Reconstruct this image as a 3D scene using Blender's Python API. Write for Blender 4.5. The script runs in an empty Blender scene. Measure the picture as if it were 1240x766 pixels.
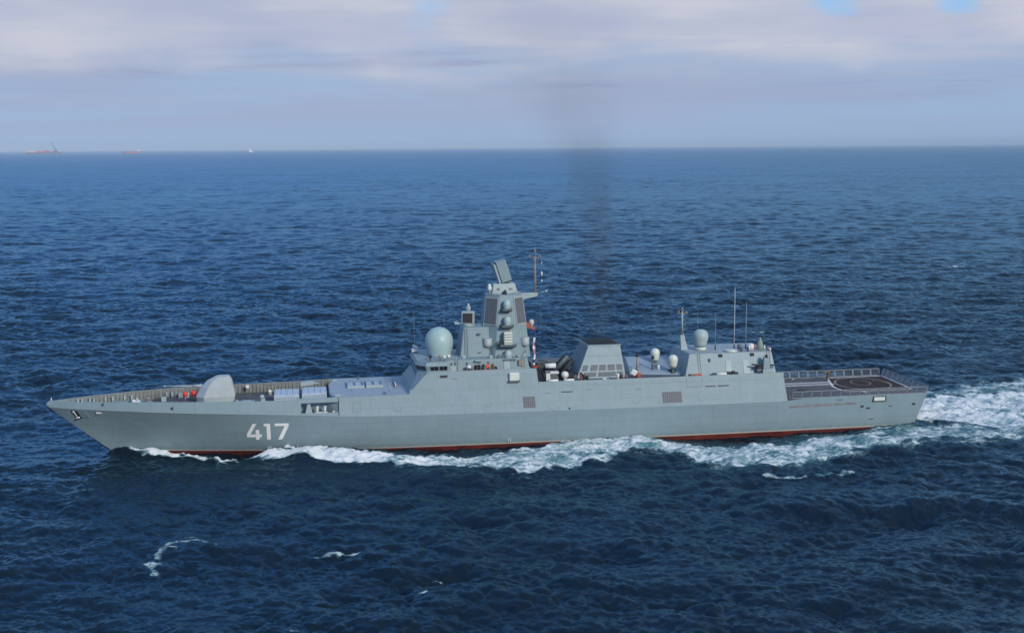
import bpy, bmesh, math, random
import numpy as np
from mathutils import Vector, Matrix
R = math.radians
random.seed(7)
sc = bpy.context.scene
C = sc.collection

# ------------------------------------------------------------------ camera
cam_d = bpy.data.cameras.new('camera')
cam = bpy.data.objects.new('camera', cam_d); C.objects.link(cam); sc.camera = cam
CAM = Vector((-27.718, -184.577, 43.485))
rt = Vector((0.986118, -0.1659, -0.006917)); up = Vector((0.029223, 0.132398, 0.990766)); fw = Vector((0.163452, 0.977215, -0.135408))
m = Matrix((rt, up, -fw)).transposed().to_4x4(); m.translation = CAM
cam.matrix_world = m
cam_d.sensor_width = 36; cam_d.lens = 1500 / 1240 * 36
cam_d.clip_start = 1; cam_d.clip_end = 400000

# ------------------------------------------------------------------ world
SUN_EL, SUN_AZ = R(26), R(154)      # azimuth clockwise from +Y: behind the camera, towards the stern
world = bpy.data.worlds.new('World'); sc.world = world; world.use_nodes = True
def NG(tree):
    N, L = tree.nodes, tree.links
    def n(t, ins=None, **k):
        x = N.new(t)
        for a, b in k.items(): setattr(x, a, b)
        for a, b in (ins or {}).items():
            if hasattr(b, 'is_output'): L.new(b, x.inputs[a])
            else: x.inputs[a].default_value = b
        return x
    def math_(op, a, b=0.0, c=0.0, clamp=False):
        x = N.new('ShaderNodeMath'); x.operation = op; x.use_clamp = clamp
        for i, v in enumerate((a, b, c)):
            if hasattr(v, 'is_output'): L.new(v, x.inputs[i])
            else: x.inputs[i].default_value = v
        return x.outputs[0]
    def ss(v, a, b, lo=0.0, hi=1.0):
        x = N.new('ShaderNodeMapRange'); x.interpolation_type = 'SMOOTHSTEP'
        for k2, q in (('Value', v), ('From Min', a), ('From Max', b), ('To Min', lo), ('To Max', hi)):
            if hasattr(q, 'is_output'): L.new(q, x.inputs[k2])
            else: x.inputs[k2].default_value = q
        return x.outputs[0]
    def mix(f, a, b):
        x = N.new('ShaderNodeMix'); x.data_type = 'RGBA'
        for i, v in ((0, f), (6, a), (7, b)):
            if hasattr(v, 'is_output'): L.new(v, x.inputs[i])
            elif i: x.inputs[i].default_value = (*v, 1)
            else: x.inputs[i].default_value = v
        return x.outputs[2]
    return n, math_, ss, mix, L
wt = world.node_tree
for q in list(wt.nodes): wt.nodes.remove(q)
n, M_, SS, MIX, L = NG(wt)
tc = n('ShaderNodeTexCoord')
sep = n('ShaderNodeSeparateXYZ', {0: tc.outputs['Generated']})
dz = M_('MAXIMUM', sep.outputs[2], 0.0)
sky = n('ShaderNodeTexSky', sky_type='NISHITA', sun_disc=False, sun_elevation=SUN_EL, sun_rotation=SUN_AZ, air_density=1.2, dust_density=1.0, ozone_density=1.5)
skybg = n('ShaderNodeBackground', {'Color': sky.outputs[0], 'Strength': 0.07})
den = M_('ADD', dz, 0.10)
cx = M_('DIVIDE', sep.outputs[0], den); cy = M_('DIVIDE', sep.outputs[1], den)
cv = n('ShaderNodeCombineXYZ', {0: cx, 1: cy, 2: 3.3})
n1 = n('ShaderNodeTexNoise', {'Vector': cv.outputs[0], 'Scale': 0.62, 'Detail': 6.0, 'Roughness': 0.5})
n2 = n('ShaderNodeTexNoise', {'Vector': cv.outputs[0], 'Scale': 1.6, 'Detail': 5.0, 'Roughness': 0.55})
# stretched streak layers lying low over the horizon
bx = M_('MULTIPLY', sep.outputs[0], 2.3); bz = M_('MULTIPLY', dz, 34.0)
bv = n('ShaderNodeCombineXYZ', {0: bx, 1: sep.outputs[1], 2: bz})
n3 = n('ShaderNodeTexNoise', {'Vector': bv.outputs[0], 'Scale': 1.0, 'Detail': 5.0, 'Roughness': 0.55, 'Distortion': 0.3})
bv2 = n('ShaderNodeCombineXYZ', {0: M_('MULTIPLY', sep.outputs[0], 5.0), 1: M_('MULTIPLY', sep.outputs[1], 5.0), 2: M_('MULTIPLY', dz, 16.0)})
n4 = n('ShaderNodeTexNoise', {'Vector': bv2.outputs[0], 'Scale': 1.0, 'Detail': 6.0, 'Roughness': 0.5})
low = (0.345, 0.475, 0.685); grey = (0.355, 0.425, 0.605); pale = (0.60, 0.61, 0.70); blue = (0.25, 0.47, 0.86)
c = MIX(SS(n3.outputs[0], 0.38, 0.62), low, grey)
bv5 = n('ShaderNodeCombineXYZ', {0: M_('MULTIPLY', sep.outputs[0], 2.6), 1: M_('MULTIPLY', sep.outputs[1], 2.6), 2: M_('MULTIPLY', dz, 42.0)})
n5 = n('ShaderNodeTexNoise', {'Vector': bv5.outputs[0], 'Scale': 1.0, 'Detail': 6.0, 'Roughness': 0.6, 'Distortion': 0.5})
c = MIX(M_('MULTIPLY', SS(n5.outputs[0], .45, .75), SS(dz, .02, .055)), c, (0.44, 0.49, 0.64))
c = MIX(M_('MULTIPLY', SS(n5.outputs[0], .47, .32), SS(dz, .025, .05, 0, .95)), c, (0.30, 0.355, 0.545))
c = MIX(SS(dz, 0.0, 0.035), low, c)
# edge of the brighter cloud deck, uneven along the sky
edge = M_('ADD', M_('MULTIPLY', n4.outputs[0], 0.075), M_('MULTIPLY', n3.outputs[0], 0.045))
dk = M_('ADD', dz, edge)
c = MIX(SS(dk, 0.112, 0.140), c, MIX(SS(M_('ADD', M_('MULTIPLY', n4.outputs[0], .6), M_('MULTIPLY', n5.outputs[0], .4)), 0.38, 0.60), (0.44, 0.49, 0.65), pale))
cloudbg = n('ShaderNodeBackground', {'Color': c, 'Strength': 1.0})
gap = M_('MULTIPLY', SS(n1.outputs[0], 0.50, 0.64), SS(dz, 0.16, 0.34))
gap2 = 0.0
for px_, py_, rr_ in ((515, -4, .020), (1003, 2, .013), (1155, -14, .010), (515, 2, .012)):     # small blue holes in the cloud
    dv = (fw + rt * ((px_ - 620) / 1500) - up * ((py_ - 383) / 1500)).normalized()
    dd = n('ShaderNodeVectorMath', {0: tc.outputs['Generated'], 1: tuple(dv)}, operation='DISTANCE').outputs['Value']
    dd = M_('ADD', dd, M_('MULTIPLY', M_('SUBTRACT', n4.outputs[0], .5), .16)); dd = M_('ADD', dd, M_('MULTIPLY', M_('SUBTRACT', n3.outputs[0], .5), .07))
    gap2 = M_('MAXIMUM', gap2, SS(dd, rr_ * 1.3, -rr_ * .6))
opac = M_('SUBTRACT', 1.0, M_('MULTIPLY', gap, 0.85))
hi = MIX(SS(n2.outputs[0], 0.42, 0.68), (0.12, 0.37, 0.86), (0.34, 0.48, 0.76))
hi = MIX(SS(sep.outputs[0], -0.25, 0.55), hi, (0.33, 0.40, 0.57))
c2 = MIX(SS(dz, 0.135, 0.24), c, hi)
c2 = MIX(M_('MULTIPLY', gap2, .8), c2, (0.30, 0.56, 0.90)); L.new(c2, cloudbg.inputs[0])
mx = n('ShaderNodeMixShader', {0: opac, 1: skybg.outputs[0], 2: cloudbg.outputs[0]})
wo = n('ShaderNodeOutputWorld', {0: mx.outputs[0]})

# ------------------------------------------------------------------ sun (thin overcast)
sd = bpy.data.lights.new('sun', 'SUN'); sun = bpy.data.objects.new('sun', sd); C.objects.link(sun)
sd.energy = 2.55; sd.angle = R(12); sd.color = (1.0, 0.95, 0.87)
S = Vector((math.sin(SUN_AZ) * math.cos(SUN_EL), math.cos(SUN_AZ) * math.cos(SUN_EL), math.sin(SUN_EL)))
sun.rotation_euler = S.to_track_quat('Z', 'Y').to_euler()
vs = sc.view_settings; vs.view_transform = 'Standard'; vs.look = 'None'; vs.exposure = 0; vs.gamma = 1
sc.render.engine = 'CYCLES'
cy_ = sc.cycles; cy_.use_denoising = True; cy_.max_bounces = 6; cy_.diffuse_bounces = 2; cy_.glossy_bounces = 3
cy_.volume_bounces = 0; cy_.transparent_max_bounces = 12; cy_.volume_step_rate = 1.0; cy_.volume_max_steps = 96
cy_.caustics_reflective = False; cy_.caustics_refractive = False

# ------------------------------------------------------------------ helpers
def tag(o, label=None, cat=None, group=None, kind=None):
    if label: o['label'] = label
    if cat: o['category'] = cat
    if group: o['group'] = group
    if kind: o['kind'] = kind
    return o
def empty(name, loc=(0, 0, 0), **k):
    o = bpy.data.objects.new(name, None); C.objects.link(o); o.location = loc; o.empty_display_size = 0.5
    return tag(o, **k)
class MB:
    def __init__(s): s.v = []; s.f = []; s.sm = []
    def add(s, v, f, smooth=False):
        b = len(s.v); s.v += [tuple(p) for p in v]; s.f += [tuple(i + b for i in q) for q in f]; s.sm += [smooth] * len(f); return s
    def box(s, x0, x1, y0, y1, z0, z1):
        return s.add([(x, y, z) for z in (z0, z1) for x, y in ((x0, y0), (x1, y0), (x1, y1), (x0, y1))],
                     [(0, 3, 2, 1), (4, 5, 6, 7), (0, 1, 5, 4), (1, 2, 6, 5), (2, 3, 7, 6), (3, 0, 4, 7)])
    def obox(s, c, ax, ay, az):           # centre and three half axis vectors
        c, ax, ay, az = map(Vector, (c, ax, ay, az))
        v = [c + ax * i + ay * j + az * k for k in (-1, 1) for i, j in ((-1, -1), (1, -1), (1, 1), (-1, 1))]
        return s.add(v, [(0, 3, 2, 1), (4, 5, 6, 7), (0, 1, 5, 4), (1, 2, 6, 5), (2, 3, 7, 6), (3, 0, 4, 7)])
    def loft(s, rings, smooth=False, caps=True):
        k = len(rings[0]); v = [p for r in rings for p in r]; f = []
        for i in range(len(rings) - 1):
            for j in range(k): f.append((i * k + j, i * k + (j + 1) % k, (i + 1) * k + (j + 1) % k, (i + 1) * k + j))
        if caps: f.append(tuple(range(k - 1, -1, -1))); f.append(tuple((len(rings) - 1) * k + j for j in range(k)))
        return s.add(v, f, smooth)
    def tube(s, p, q, r0, r1=None, k=8, smooth=True):
        p, q = Vector(p), Vector(q); r1 = r0 if r1 is None else r1; d = (q - p).normalized()
        a = d.orthogonal().normalized(); b = d.cross(a)
        ring = lambda c, r: [c + (a * math.cos(2 * math.pi * i / k) + b * math.sin(2 * math.pi * i / k)) * r for i in range(k)]
        return s.loft([ring(p, r0), ring(q, r1)], smooth)
    def lathe(s, c, prof, k=24, smooth=True):   # prof: (r, z)
        return s.loft([[(c[0] + r * math.cos(2 * math.pi * i / k), c[1] + r * math.sin(2 * math.pi * i / k), c[2] + z) for i in range(k)] for r, z in prof], smooth)
    def poly(s, pts, nrm, t):             # a plate of thickness t pushed along nrm
        nrm = Vector(nrm).normalized() * t; k = len(pts)
        return s.loft([pts, [Vector(p) + nrm for p in pts]])
    def build(s, name, mat, parent=None, label=None, loc=None, bevel=0, fix=True):
        me = bpy.data.meshes.new(name); me.from_pydata(s.v, [], s.f); me.polygons.foreach_set('use_smooth', s.sm)
        if fix:
            bm = bmesh.new(); bm.from_mesh(me); bmesh.ops.recalc_face_normals(bm, faces=bm.faces); bm.to_mesh(me); bm.free()
        me.materials.append(mat); me.update()
        o = bpy.data.objects.new(name, me); C.objects.link(o)
        if parent: o.parent = parent
        if loc: o.location = loc
        if label: o['label'] = label
        if bevel:
            bv = o.modifiers.new('edges', 'BEVEL'); bv.width = bevel; bv.segments = 2; bv.limit_method = 'ANGLE'; bv.angle_limit = R(25)
        return o
def Bx(*a): return MB().box(*a)

def plates(n, M_, SS, MIX, obj, c, px_, pz_, amt, line):
    # welded plates: thin seams and a slightly different tone on every plate
    sp = n('ShaderNodeSeparateXYZ', {0: obj}); u = M_('DIVIDE', sp.outputs[0], px_); w = M_('DIVIDE', sp.outputs[2], pz_)
    cell = n('ShaderNodeCombineXYZ', {0: M_('FLOOR', M_('ADD', u, M_('MULTIPLY', M_('FLOOR', w), .37))), 1: M_('FLOOR', w)})
    wn = n('ShaderNodeTexWhiteNoise', {'Vector': cell.outputs[0]}).outputs[0]
    fu = M_('FRACT', M_('ADD', u, M_('MULTIPLY', M_('FLOOR', w), .37))); fw_ = M_('FRACT', w)
    seam = M_('MAXIMUM', SS(M_('ABSOLUTE', M_('SUBTRACT', fu, .5)), .5 - .05 / px_, .5), SS(M_('ABSOLUTE', M_('SUBTRACT', fw_, .5)), .5 - .05 / pz_, .5))
    c = MIX(M_('MULTIPLY', wn, amt), c, (.19, .255, .27))
    return MIX(M_('MULTIPLY', seam, line), c, (.12, .16, .17))
def material(name, col, rough=0.5, var=0.10, scale=0.6, streak=0.0, metal=0.0, spec=0.4, bump=0.0, plate=None, grid=None):
    mt = bpy.data.materials.new(name); mt.use_nodes = True; t = mt.node_tree
    n, M_, SS, MIX, L = NG(t); b = t.nodes['Principled BSDF']
    b.inputs['Roughness'].default_value = rough; b.inputs['Metallic'].default_value = metal; b.inputs['Specular IOR Level'].default_value = spec
    tc = n('ShaderNodeTexCoord')
    a = n('ShaderNodeTexNoise', {'Vector': tc.outputs['Object'], 'Scale': scale, 'Detail': 6.0, 'Roughness': 0.6})
    f = SS(a.outputs[0], 0.3, 0.7)
    if streak:
        mp = n('ShaderNodeMapping', {'Vector': tc.outputs['Object'], 'Scale': (1.6, 1.6, 0.10)})
        s2 = n('ShaderNodeTexNoise', {'Vector': mp.outputs[0], 'Scale': 1.0, 'Detail': 5.0, 'Roughness': 0.65})
        f = M_('ADD', M_('MULTIPLY', f, 1 - streak), M_('MULTIPLY', SS(s2.outputs[0], 0.3, 0.7), streak))
    c = MIX(f, tuple(x * (1 - var) for x in col), tuple(min(1, x * (1 + var)) for x in col))
    if plate: c = plates(n, M_, SS, MIX, tc.outputs['Object'], c, *plate)
    if plate:
        s4 = n('ShaderNodeTexNoise', {'Vector': n('ShaderNodeMapping', {'Vector': tc.outputs['Object'], 'Scale': (2.6, 2.6, .14)}).outputs[0], 'Scale': 1.0, 'Detail': 4.0, 'Roughness': .7})
        c = MIX(M_('MULTIPLY', SS(s4.outputs[0], .62, .80), .30), c, (0.26, 0.235, 0.17))
        bn = n('ShaderNodeTexNoise', {'Vector': tc.outputs['Object'], 'Scale': .9, 'Detail': 2.0})
        bp = n('ShaderNodeBump', {'Height': bn.outputs[0], 'Strength': .35, 'Distance': 0.10}); L.new(bp.outputs[0], b.inputs['Normal'])
    if grid:
        sp = n('ShaderNodeSeparateXYZ', {0: tc.outputs['Object']})
        g1 = SS(M_('ABSOLUTE', M_('SUBTRACT', M_('FRACT', M_('DIVIDE', sp.outputs[0], grid)), .5)), .30, .42); g2 = SS(M_('ABSOLUTE', M_('SUBTRACT', M_('FRACT', M_('DIVIDE', sp.outputs[2], grid)), .5)), .30, .42)
        c = MIX(M_('MAXIMUM', g1, g2), c, tuple(x * .55 for x in col))
    L.new(c, b.inputs['Base Color'])
    if bump:
        bp = n('ShaderNodeBump', {'Height': a.outputs[0], 'Strength': bump, 'Distance': 0.05}); L.new(bp.outputs[0], b.inputs['Normal'])
    return mt
GREY = (0.240, 0.328, 0.352)
paint = material('grey paint', GREY, 0.5, 0.06, 0.35, 0.5, plate=(3.1, 2.05, .16, .35))
paint2 = material('pale grey paint', (0.34, 0.42, 0.43), 0.5, 0.06, 0.8)
deckm = material('deck coating', (0.100, 0.102, 0.110), 0.85, 0.28, 0.5, spec=.2)
helim = material('landing deck coating', (0.048, 0.036, 0.034), 0.9, 0.25, 0.35, spec=.15)
edgem = material('worn deck edge coating', (0.150, 0.130, 0.130), 0.85, 0.22, 0.5)
darkm = material('dark fittings', (0.028, 0.032, 0.036), 0.6, 0.2, 2)
midm = material('mid grey fittings', (0.11, 0.135, 0.145), 0.6, 0.2, 2)
panelm = material('panel mesh grey', (0.165, 0.180, 0.195), 0.55, 0.06, 1, grid=.30)
whitem = material('white gloss paint', (0.72, 0.72, 0.69), 0.4, 0.05, 2)
radm = material('radome fibreglass', (0.37, 0.50, 0.49), 0.4, 0.04, 0.8)
domem = material('cream radome', (0.66, 0.70, 0.62), 0.4, 0.04, 1)
turm = material('turret fibreglass', (0.40, 0.45, 0.45), 0.45, 0.04, 1)
ribm = material('ribbed bulwark primer', (0.235, 0.25, 0.238), 0.7, 0.2, 1.5, 0.4)
redm = material('signal red', (0.70, 0.045, 0.03), 0.5, 0.1, 3)
orangem = material('orange cloth', (0.95, 0.13, 0.03), 0.8, 0.1, 3)
rustm = material('red lead arm', (0.38, 0.10, 0.06), 0.6, 0.2, 3)
blackm = material('soot and recess black', (0.012, 0.012, 0.015), 0.7, 0.3, 2)  # funnel soot, also painted as the shade inside hull openings
numm = material('white hull numerals', (0.95, 0.95, 0.90), 0.45, 0.04, 2)
glassm = material('dark bridge glass', (0.01, 0.013, 0.016), 0.15, 0.1, 1)
silom = material('silo pale blue grey', (0.40, 0.48, 0.56), 0.5, 0.05, 1)
linem = material('faded white marking', (0.52, 0.50, 0.47), 0.8, 0.25, 1.2)
lineb = material('bright white marking', (0.72, 0.70, 0.66), 0.8, 0.15, 1.2)
ringm = material('worn tan marking', (0.25, 0.21, 0.19), 0.85, 0.3, 1.2)
netm = material('net frame grey', (0.26, 0.29, 0.31), 0.6, 0.1, 2)
letterm = material('faded red lettering', (0.42, 0.21, 0.22), 0.6, 0.2, 3)
brassm = material('weathered tan metal', (0.30, 0.24, 0.19), 0.6, 0.2, 3)

def hull_material():
    mt = bpy.data.materials.new('hull paint'); mt.use_nodes = True; t = mt.node_tree
    n, M_, SS, MIX, L = NG(t); b = t.nodes['Principled BSDF']; b.inputs['Roughness'].default_value = 0.42
    tc = n('ShaderNodeTexCoord'); sp = n('ShaderNodeSeparateXYZ', {0: tc.outputs['Object']}); z = sp.outputs[2]
    a = n('ShaderNodeTexNoise', {'Vector': tc.outputs['Object'], 'Scale': 0.3, 'Detail': 6.0, 'Roughness': 0.6})
    mp = n('ShaderNodeMapping', {'Vector': tc.outputs['Object'], 'Scale': (1.1, 1.1, 0.08)})
    s2 = n('ShaderNodeTexNoise', {'Vector': mp.outputs[0], 'Scale': 1.0, 'Detail': 6.0, 'Roughness': 0.65})
    mp3 = n('ShaderNodeMapping', {'Vector': tc.outputs['Object'], 'Scale': (0.35, 0.35, 1.3)})
    s3 = n('ShaderNodeTexNoise', {'Vector': mp3.outputs[0], 'Scale': 1.0, 'Detail': 5.0, 'Roughness': 0.6})
    f = M_('ADD', M_('MULTIPLY', SS(a.outputs[0], .3, .7), .4), M_('ADD', M_('MULTIPLY', SS(s2.outputs[0], .3, .7), .35), M_('MULTIPLY', SS(s3.outputs[0], .3, .7), .25)))
    g = MIX(f, tuple(x * .92 for x in (0.248, 0.342, 0.372)), tuple(x * 1.07 for x in (0.248, 0.342, 0.372)))
    # thin rust runs and scuffs
    mp2 = n('ShaderNodeMapping', {'Vector': tc.outputs['Object'], 'Scale': (3.2, 3.2, 0.16)})
    s4 = n('ShaderNodeTexNoise', {'Vector': mp2.outputs[0], 'Scale': 1.0, 'Detail': 4.0, 'Roughness': 0.7})
    g = MIX(M_('MULTIPLY', SS(s4.outputs[0], .66, .78), .35), g, (0.28, 0.24, 0.17))
    g = MIX(M_('MULTIPLY', SS(z, 0.9, 0.1), M_('MULTIPLY', SS(s2.outputs[0], .45, .6), .35)), g, (0.13, 0.17, 0.17))
    zz = M_('ADD', z, M_('MULTIPLY', M_('SUBTRACT', a.outputs[0], .5), .03))
    g = plates(n, M_, SS, MIX, tc.outputs['Object'], g, 5.2, 1.35, .14, .30)
    bn = n('ShaderNodeTexNoise', {'Vector': tc.outputs['Object'], 'Scale': .7, 'Detail': 2.0})
    bp = n('ShaderNodeBump', {'Height': bn.outputs[0], 'Strength': .35, 'Distance': 0.12}); L.new(bp.outputs[0], b.inputs['Normal'])
    isw = SS(zz, 0.06, 0.04); isr = SS(zz, -0.13, -0.16)
    red = MIX(SS(s3.outputs[0], .35, .65), (0.10, 0.022, 0.018), (0.19, 0.035, 0.025))
    c = MIX(isw, g, (0.52, 0.50, 0.44)); c = MIX(isr, c, red)
    L.new(c, b.inputs['Base Color'])
    return mt
hullm = hull_material()

# ------------------------------------------------------------------ the sea
def fft_tile(N, Ls, kmin, kmax, wind, seed, U=6.6, spread=2, back=0.15, iso=0.0):
    rng = np.random.default_rng(seed); dk = 2 * np.pi / Ls
    kx = np.fft.fftfreq(N, 1 / N) * dk; KX, KY = np.meshgrid(kx, kx, indexing='ij'); k = np.hypot(KX, KY); k[0, 0] = 1
    c = (KX * math.cos(wind) + KY * math.sin(wind)) / k
    dirf = np.where(c > 0, np.abs(c) ** spread, back * np.abs(c) ** spread) + iso
    Lw = U * U / 9.81
    P = np.exp(-1 / (k * Lw) ** 2) / k ** 3.62 * dirf
    P[(k < kmin) | (k >= kmax)] = 0
    H = np.sqrt(P) * dk * (rng.normal(size=(N, N)) + 1j * rng.normal(size=(N, N)))
    h = np.fft.ifft2(H).real * N * N
    dx = np.fft.ifft2(-1j * KX / k * H).real * N * N; dy = np.fft.ifft2(-1j * KY / k * H).real * N * N
    jx = np.fft.ifft2(KX * KX / k * H).real * N * N; jy = np.fft.ifft2(KY * KY / k * H).real * N * N
    return [h, dx, dy, jx + jy], Ls
tau = 2 * np.pi
WIND = R(-112)
rots = (R(11), R(-19), R(37))
tiles = [fft_tile(512, 683., tau / 170, tau / 19, WIND - rots[0], 3, spread=2.5),
         fft_tile(512, 257., tau / 19, tau / 4.6, WIND - rots[1], 5, spread=1.2, iso=0.10),
         fft_tile(512, 73., tau / 4.6, tau / 0.45, WIND - rots[2], 9, spread=1.2, iso=0.30)]
var = sum(float(np.var(t[0][0])) for t in tiles)
AMP = 1.3 / 4 / math.sqrt(var)          # significant height
def sample(tile, x, y, rot):
    F, Ls = tile; N = F[0].shape[0]; c, s = math.cos(rot), math.sin(rot)
    u = (c * x + s * y) / Ls * N; v = (-s * x + c * y) / Ls * N
    i = np.floor(u).astype(np.int64); j = np.floor(v).astype(np.int64); a = (u - i).astype(np.float32); b = (v - j).astype(np.float32)
    i %= N; j %= N; i2 = (i + 1) % N; j2 = (j + 1) % N
    o = [f[i, j] * (1 - a) * (1 - b) + f[i2, j] * a * (1 - b) + f[i, j2] * (1 - a) * b + f[i2, j2] * a * b for f in F]
    return o[0], c * o[1] - s * o[2], s * o[1] + c * o[2], o[3]
SEA = -0.45
OUT = np.array([(-57.5, 0.5), (-55.4, -1.4), (-48.7, -4.6), (-42.7, -7.4), (-34.1, -11.3), (-23.5, -14.9), (-17.2, -17.1), (-14.0, -17.7), (-7.2, -21.0), (-0.2, -23.2), (5.0, -23.4), (9.5, -21.3), (14.3, -18.2), (19.5, -16.0), (23.1, -17.0), (26.4, -22.4), (30.3, -27.3), (38.4, -27.6), (48.5, -22.5), (58.2, -19.6), (68.0, -18.0), (77.4, -18.9), (110, -26), (200, -45)])
INN = np.array([(-57.5, 0.5), (-55.7, 0.5), (-49.0, -1.4), (-43.5, -3.9), (-39.0, -6.9), (-36.0, -7.4), (-33.5, -5.2), (-28.0, -6.0), (-23.0, -7.4), (-16.9, -10.5), (-6.3, -12.1), (0.0, -10.5), (4.1, -8.1), (12.1, -6.6), (19.8, -6.6), (24.6, -7.5), (29.2, -12.0), (34.6, -14.2), (42.0, -12.6), (49.2, -11.0), (64.3, -8.4), (81.8, -11.9), (110, -15), (200, -24)])
DEN = np.array([(-57, .9), (-50, 1.1), (-43, 1.05), (-37, 1.0), (-33, 1.0), (-20, .95), (-10, .74), (0, .68), (10, .70), (18, .8), (23, .7), (30, .72), (40, .72), (60, .62), (75, .62), (100, .55), (150, .4), (200, .2)])
RID = np.array([(-57.5, 0), (-55.5, .9), (-50, .75), (-44, .25), (-38, .2), (-34, .9), (-28, 1.05), (-21, .75), (-13, .45), (0, .5), (8, .45), (14, .38), (22, .35), (26, .3), (35, .45), (60, .25), (80, .2), (120, 0)])
WLH = np.array([(-60, 0), (-50, .0), (-46, -.25), (-38, -.3), (-33, .45), (-25, .5), (-18, .15), (-12, -.38), (0, -.42), (7, -.05), (12, .22), (20, .25), (25, .05), (28, -.3), (38, -.5), (50, -.4), (56, .2), (60, .42), (66, .5), (75, .2), (90, 0)])
CAPS = [[(-44.6, -54.9), (-44.4, -51.7), (-43.9, -48.6), (-42.9, -46.4), (-41.1, -46.0), (-38.4, -49.0)],
        [(32.3, -30.2), (37.2, -31.6), (41, -31.4), (44.6, -30.4)], [(-15.5, -60.3), (-14.1, -61.5)], [(-27.2, -51.9), (-24, -52.0), (-21.7, -52.9)],
        [(-17.4, -65.9), (-16.6, -65.6)], [(205, 226), (199, 232)], [(108, 62), (112.5, 64.5)], [(-184, 490), (-177, 492)], [(-30, -74.5), (-29.4, -74.6)],
        [(51, 303), (55, 304)], [(112, 500), (119, 503)], [(-124, 627), (-117, 627)], [(27, 45), (29, 46)], [(76, 92), (80, 93.5)], [(8.5, 120), (11.5, 121)], [(28, -88), (31, -89)]]
CAPW = [.85, 0.5, .4, .45, .3, 1.6, .9, 2.2, .25, 1.2, 2.2, 2.2, .6, .8, .8, .5]

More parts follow.
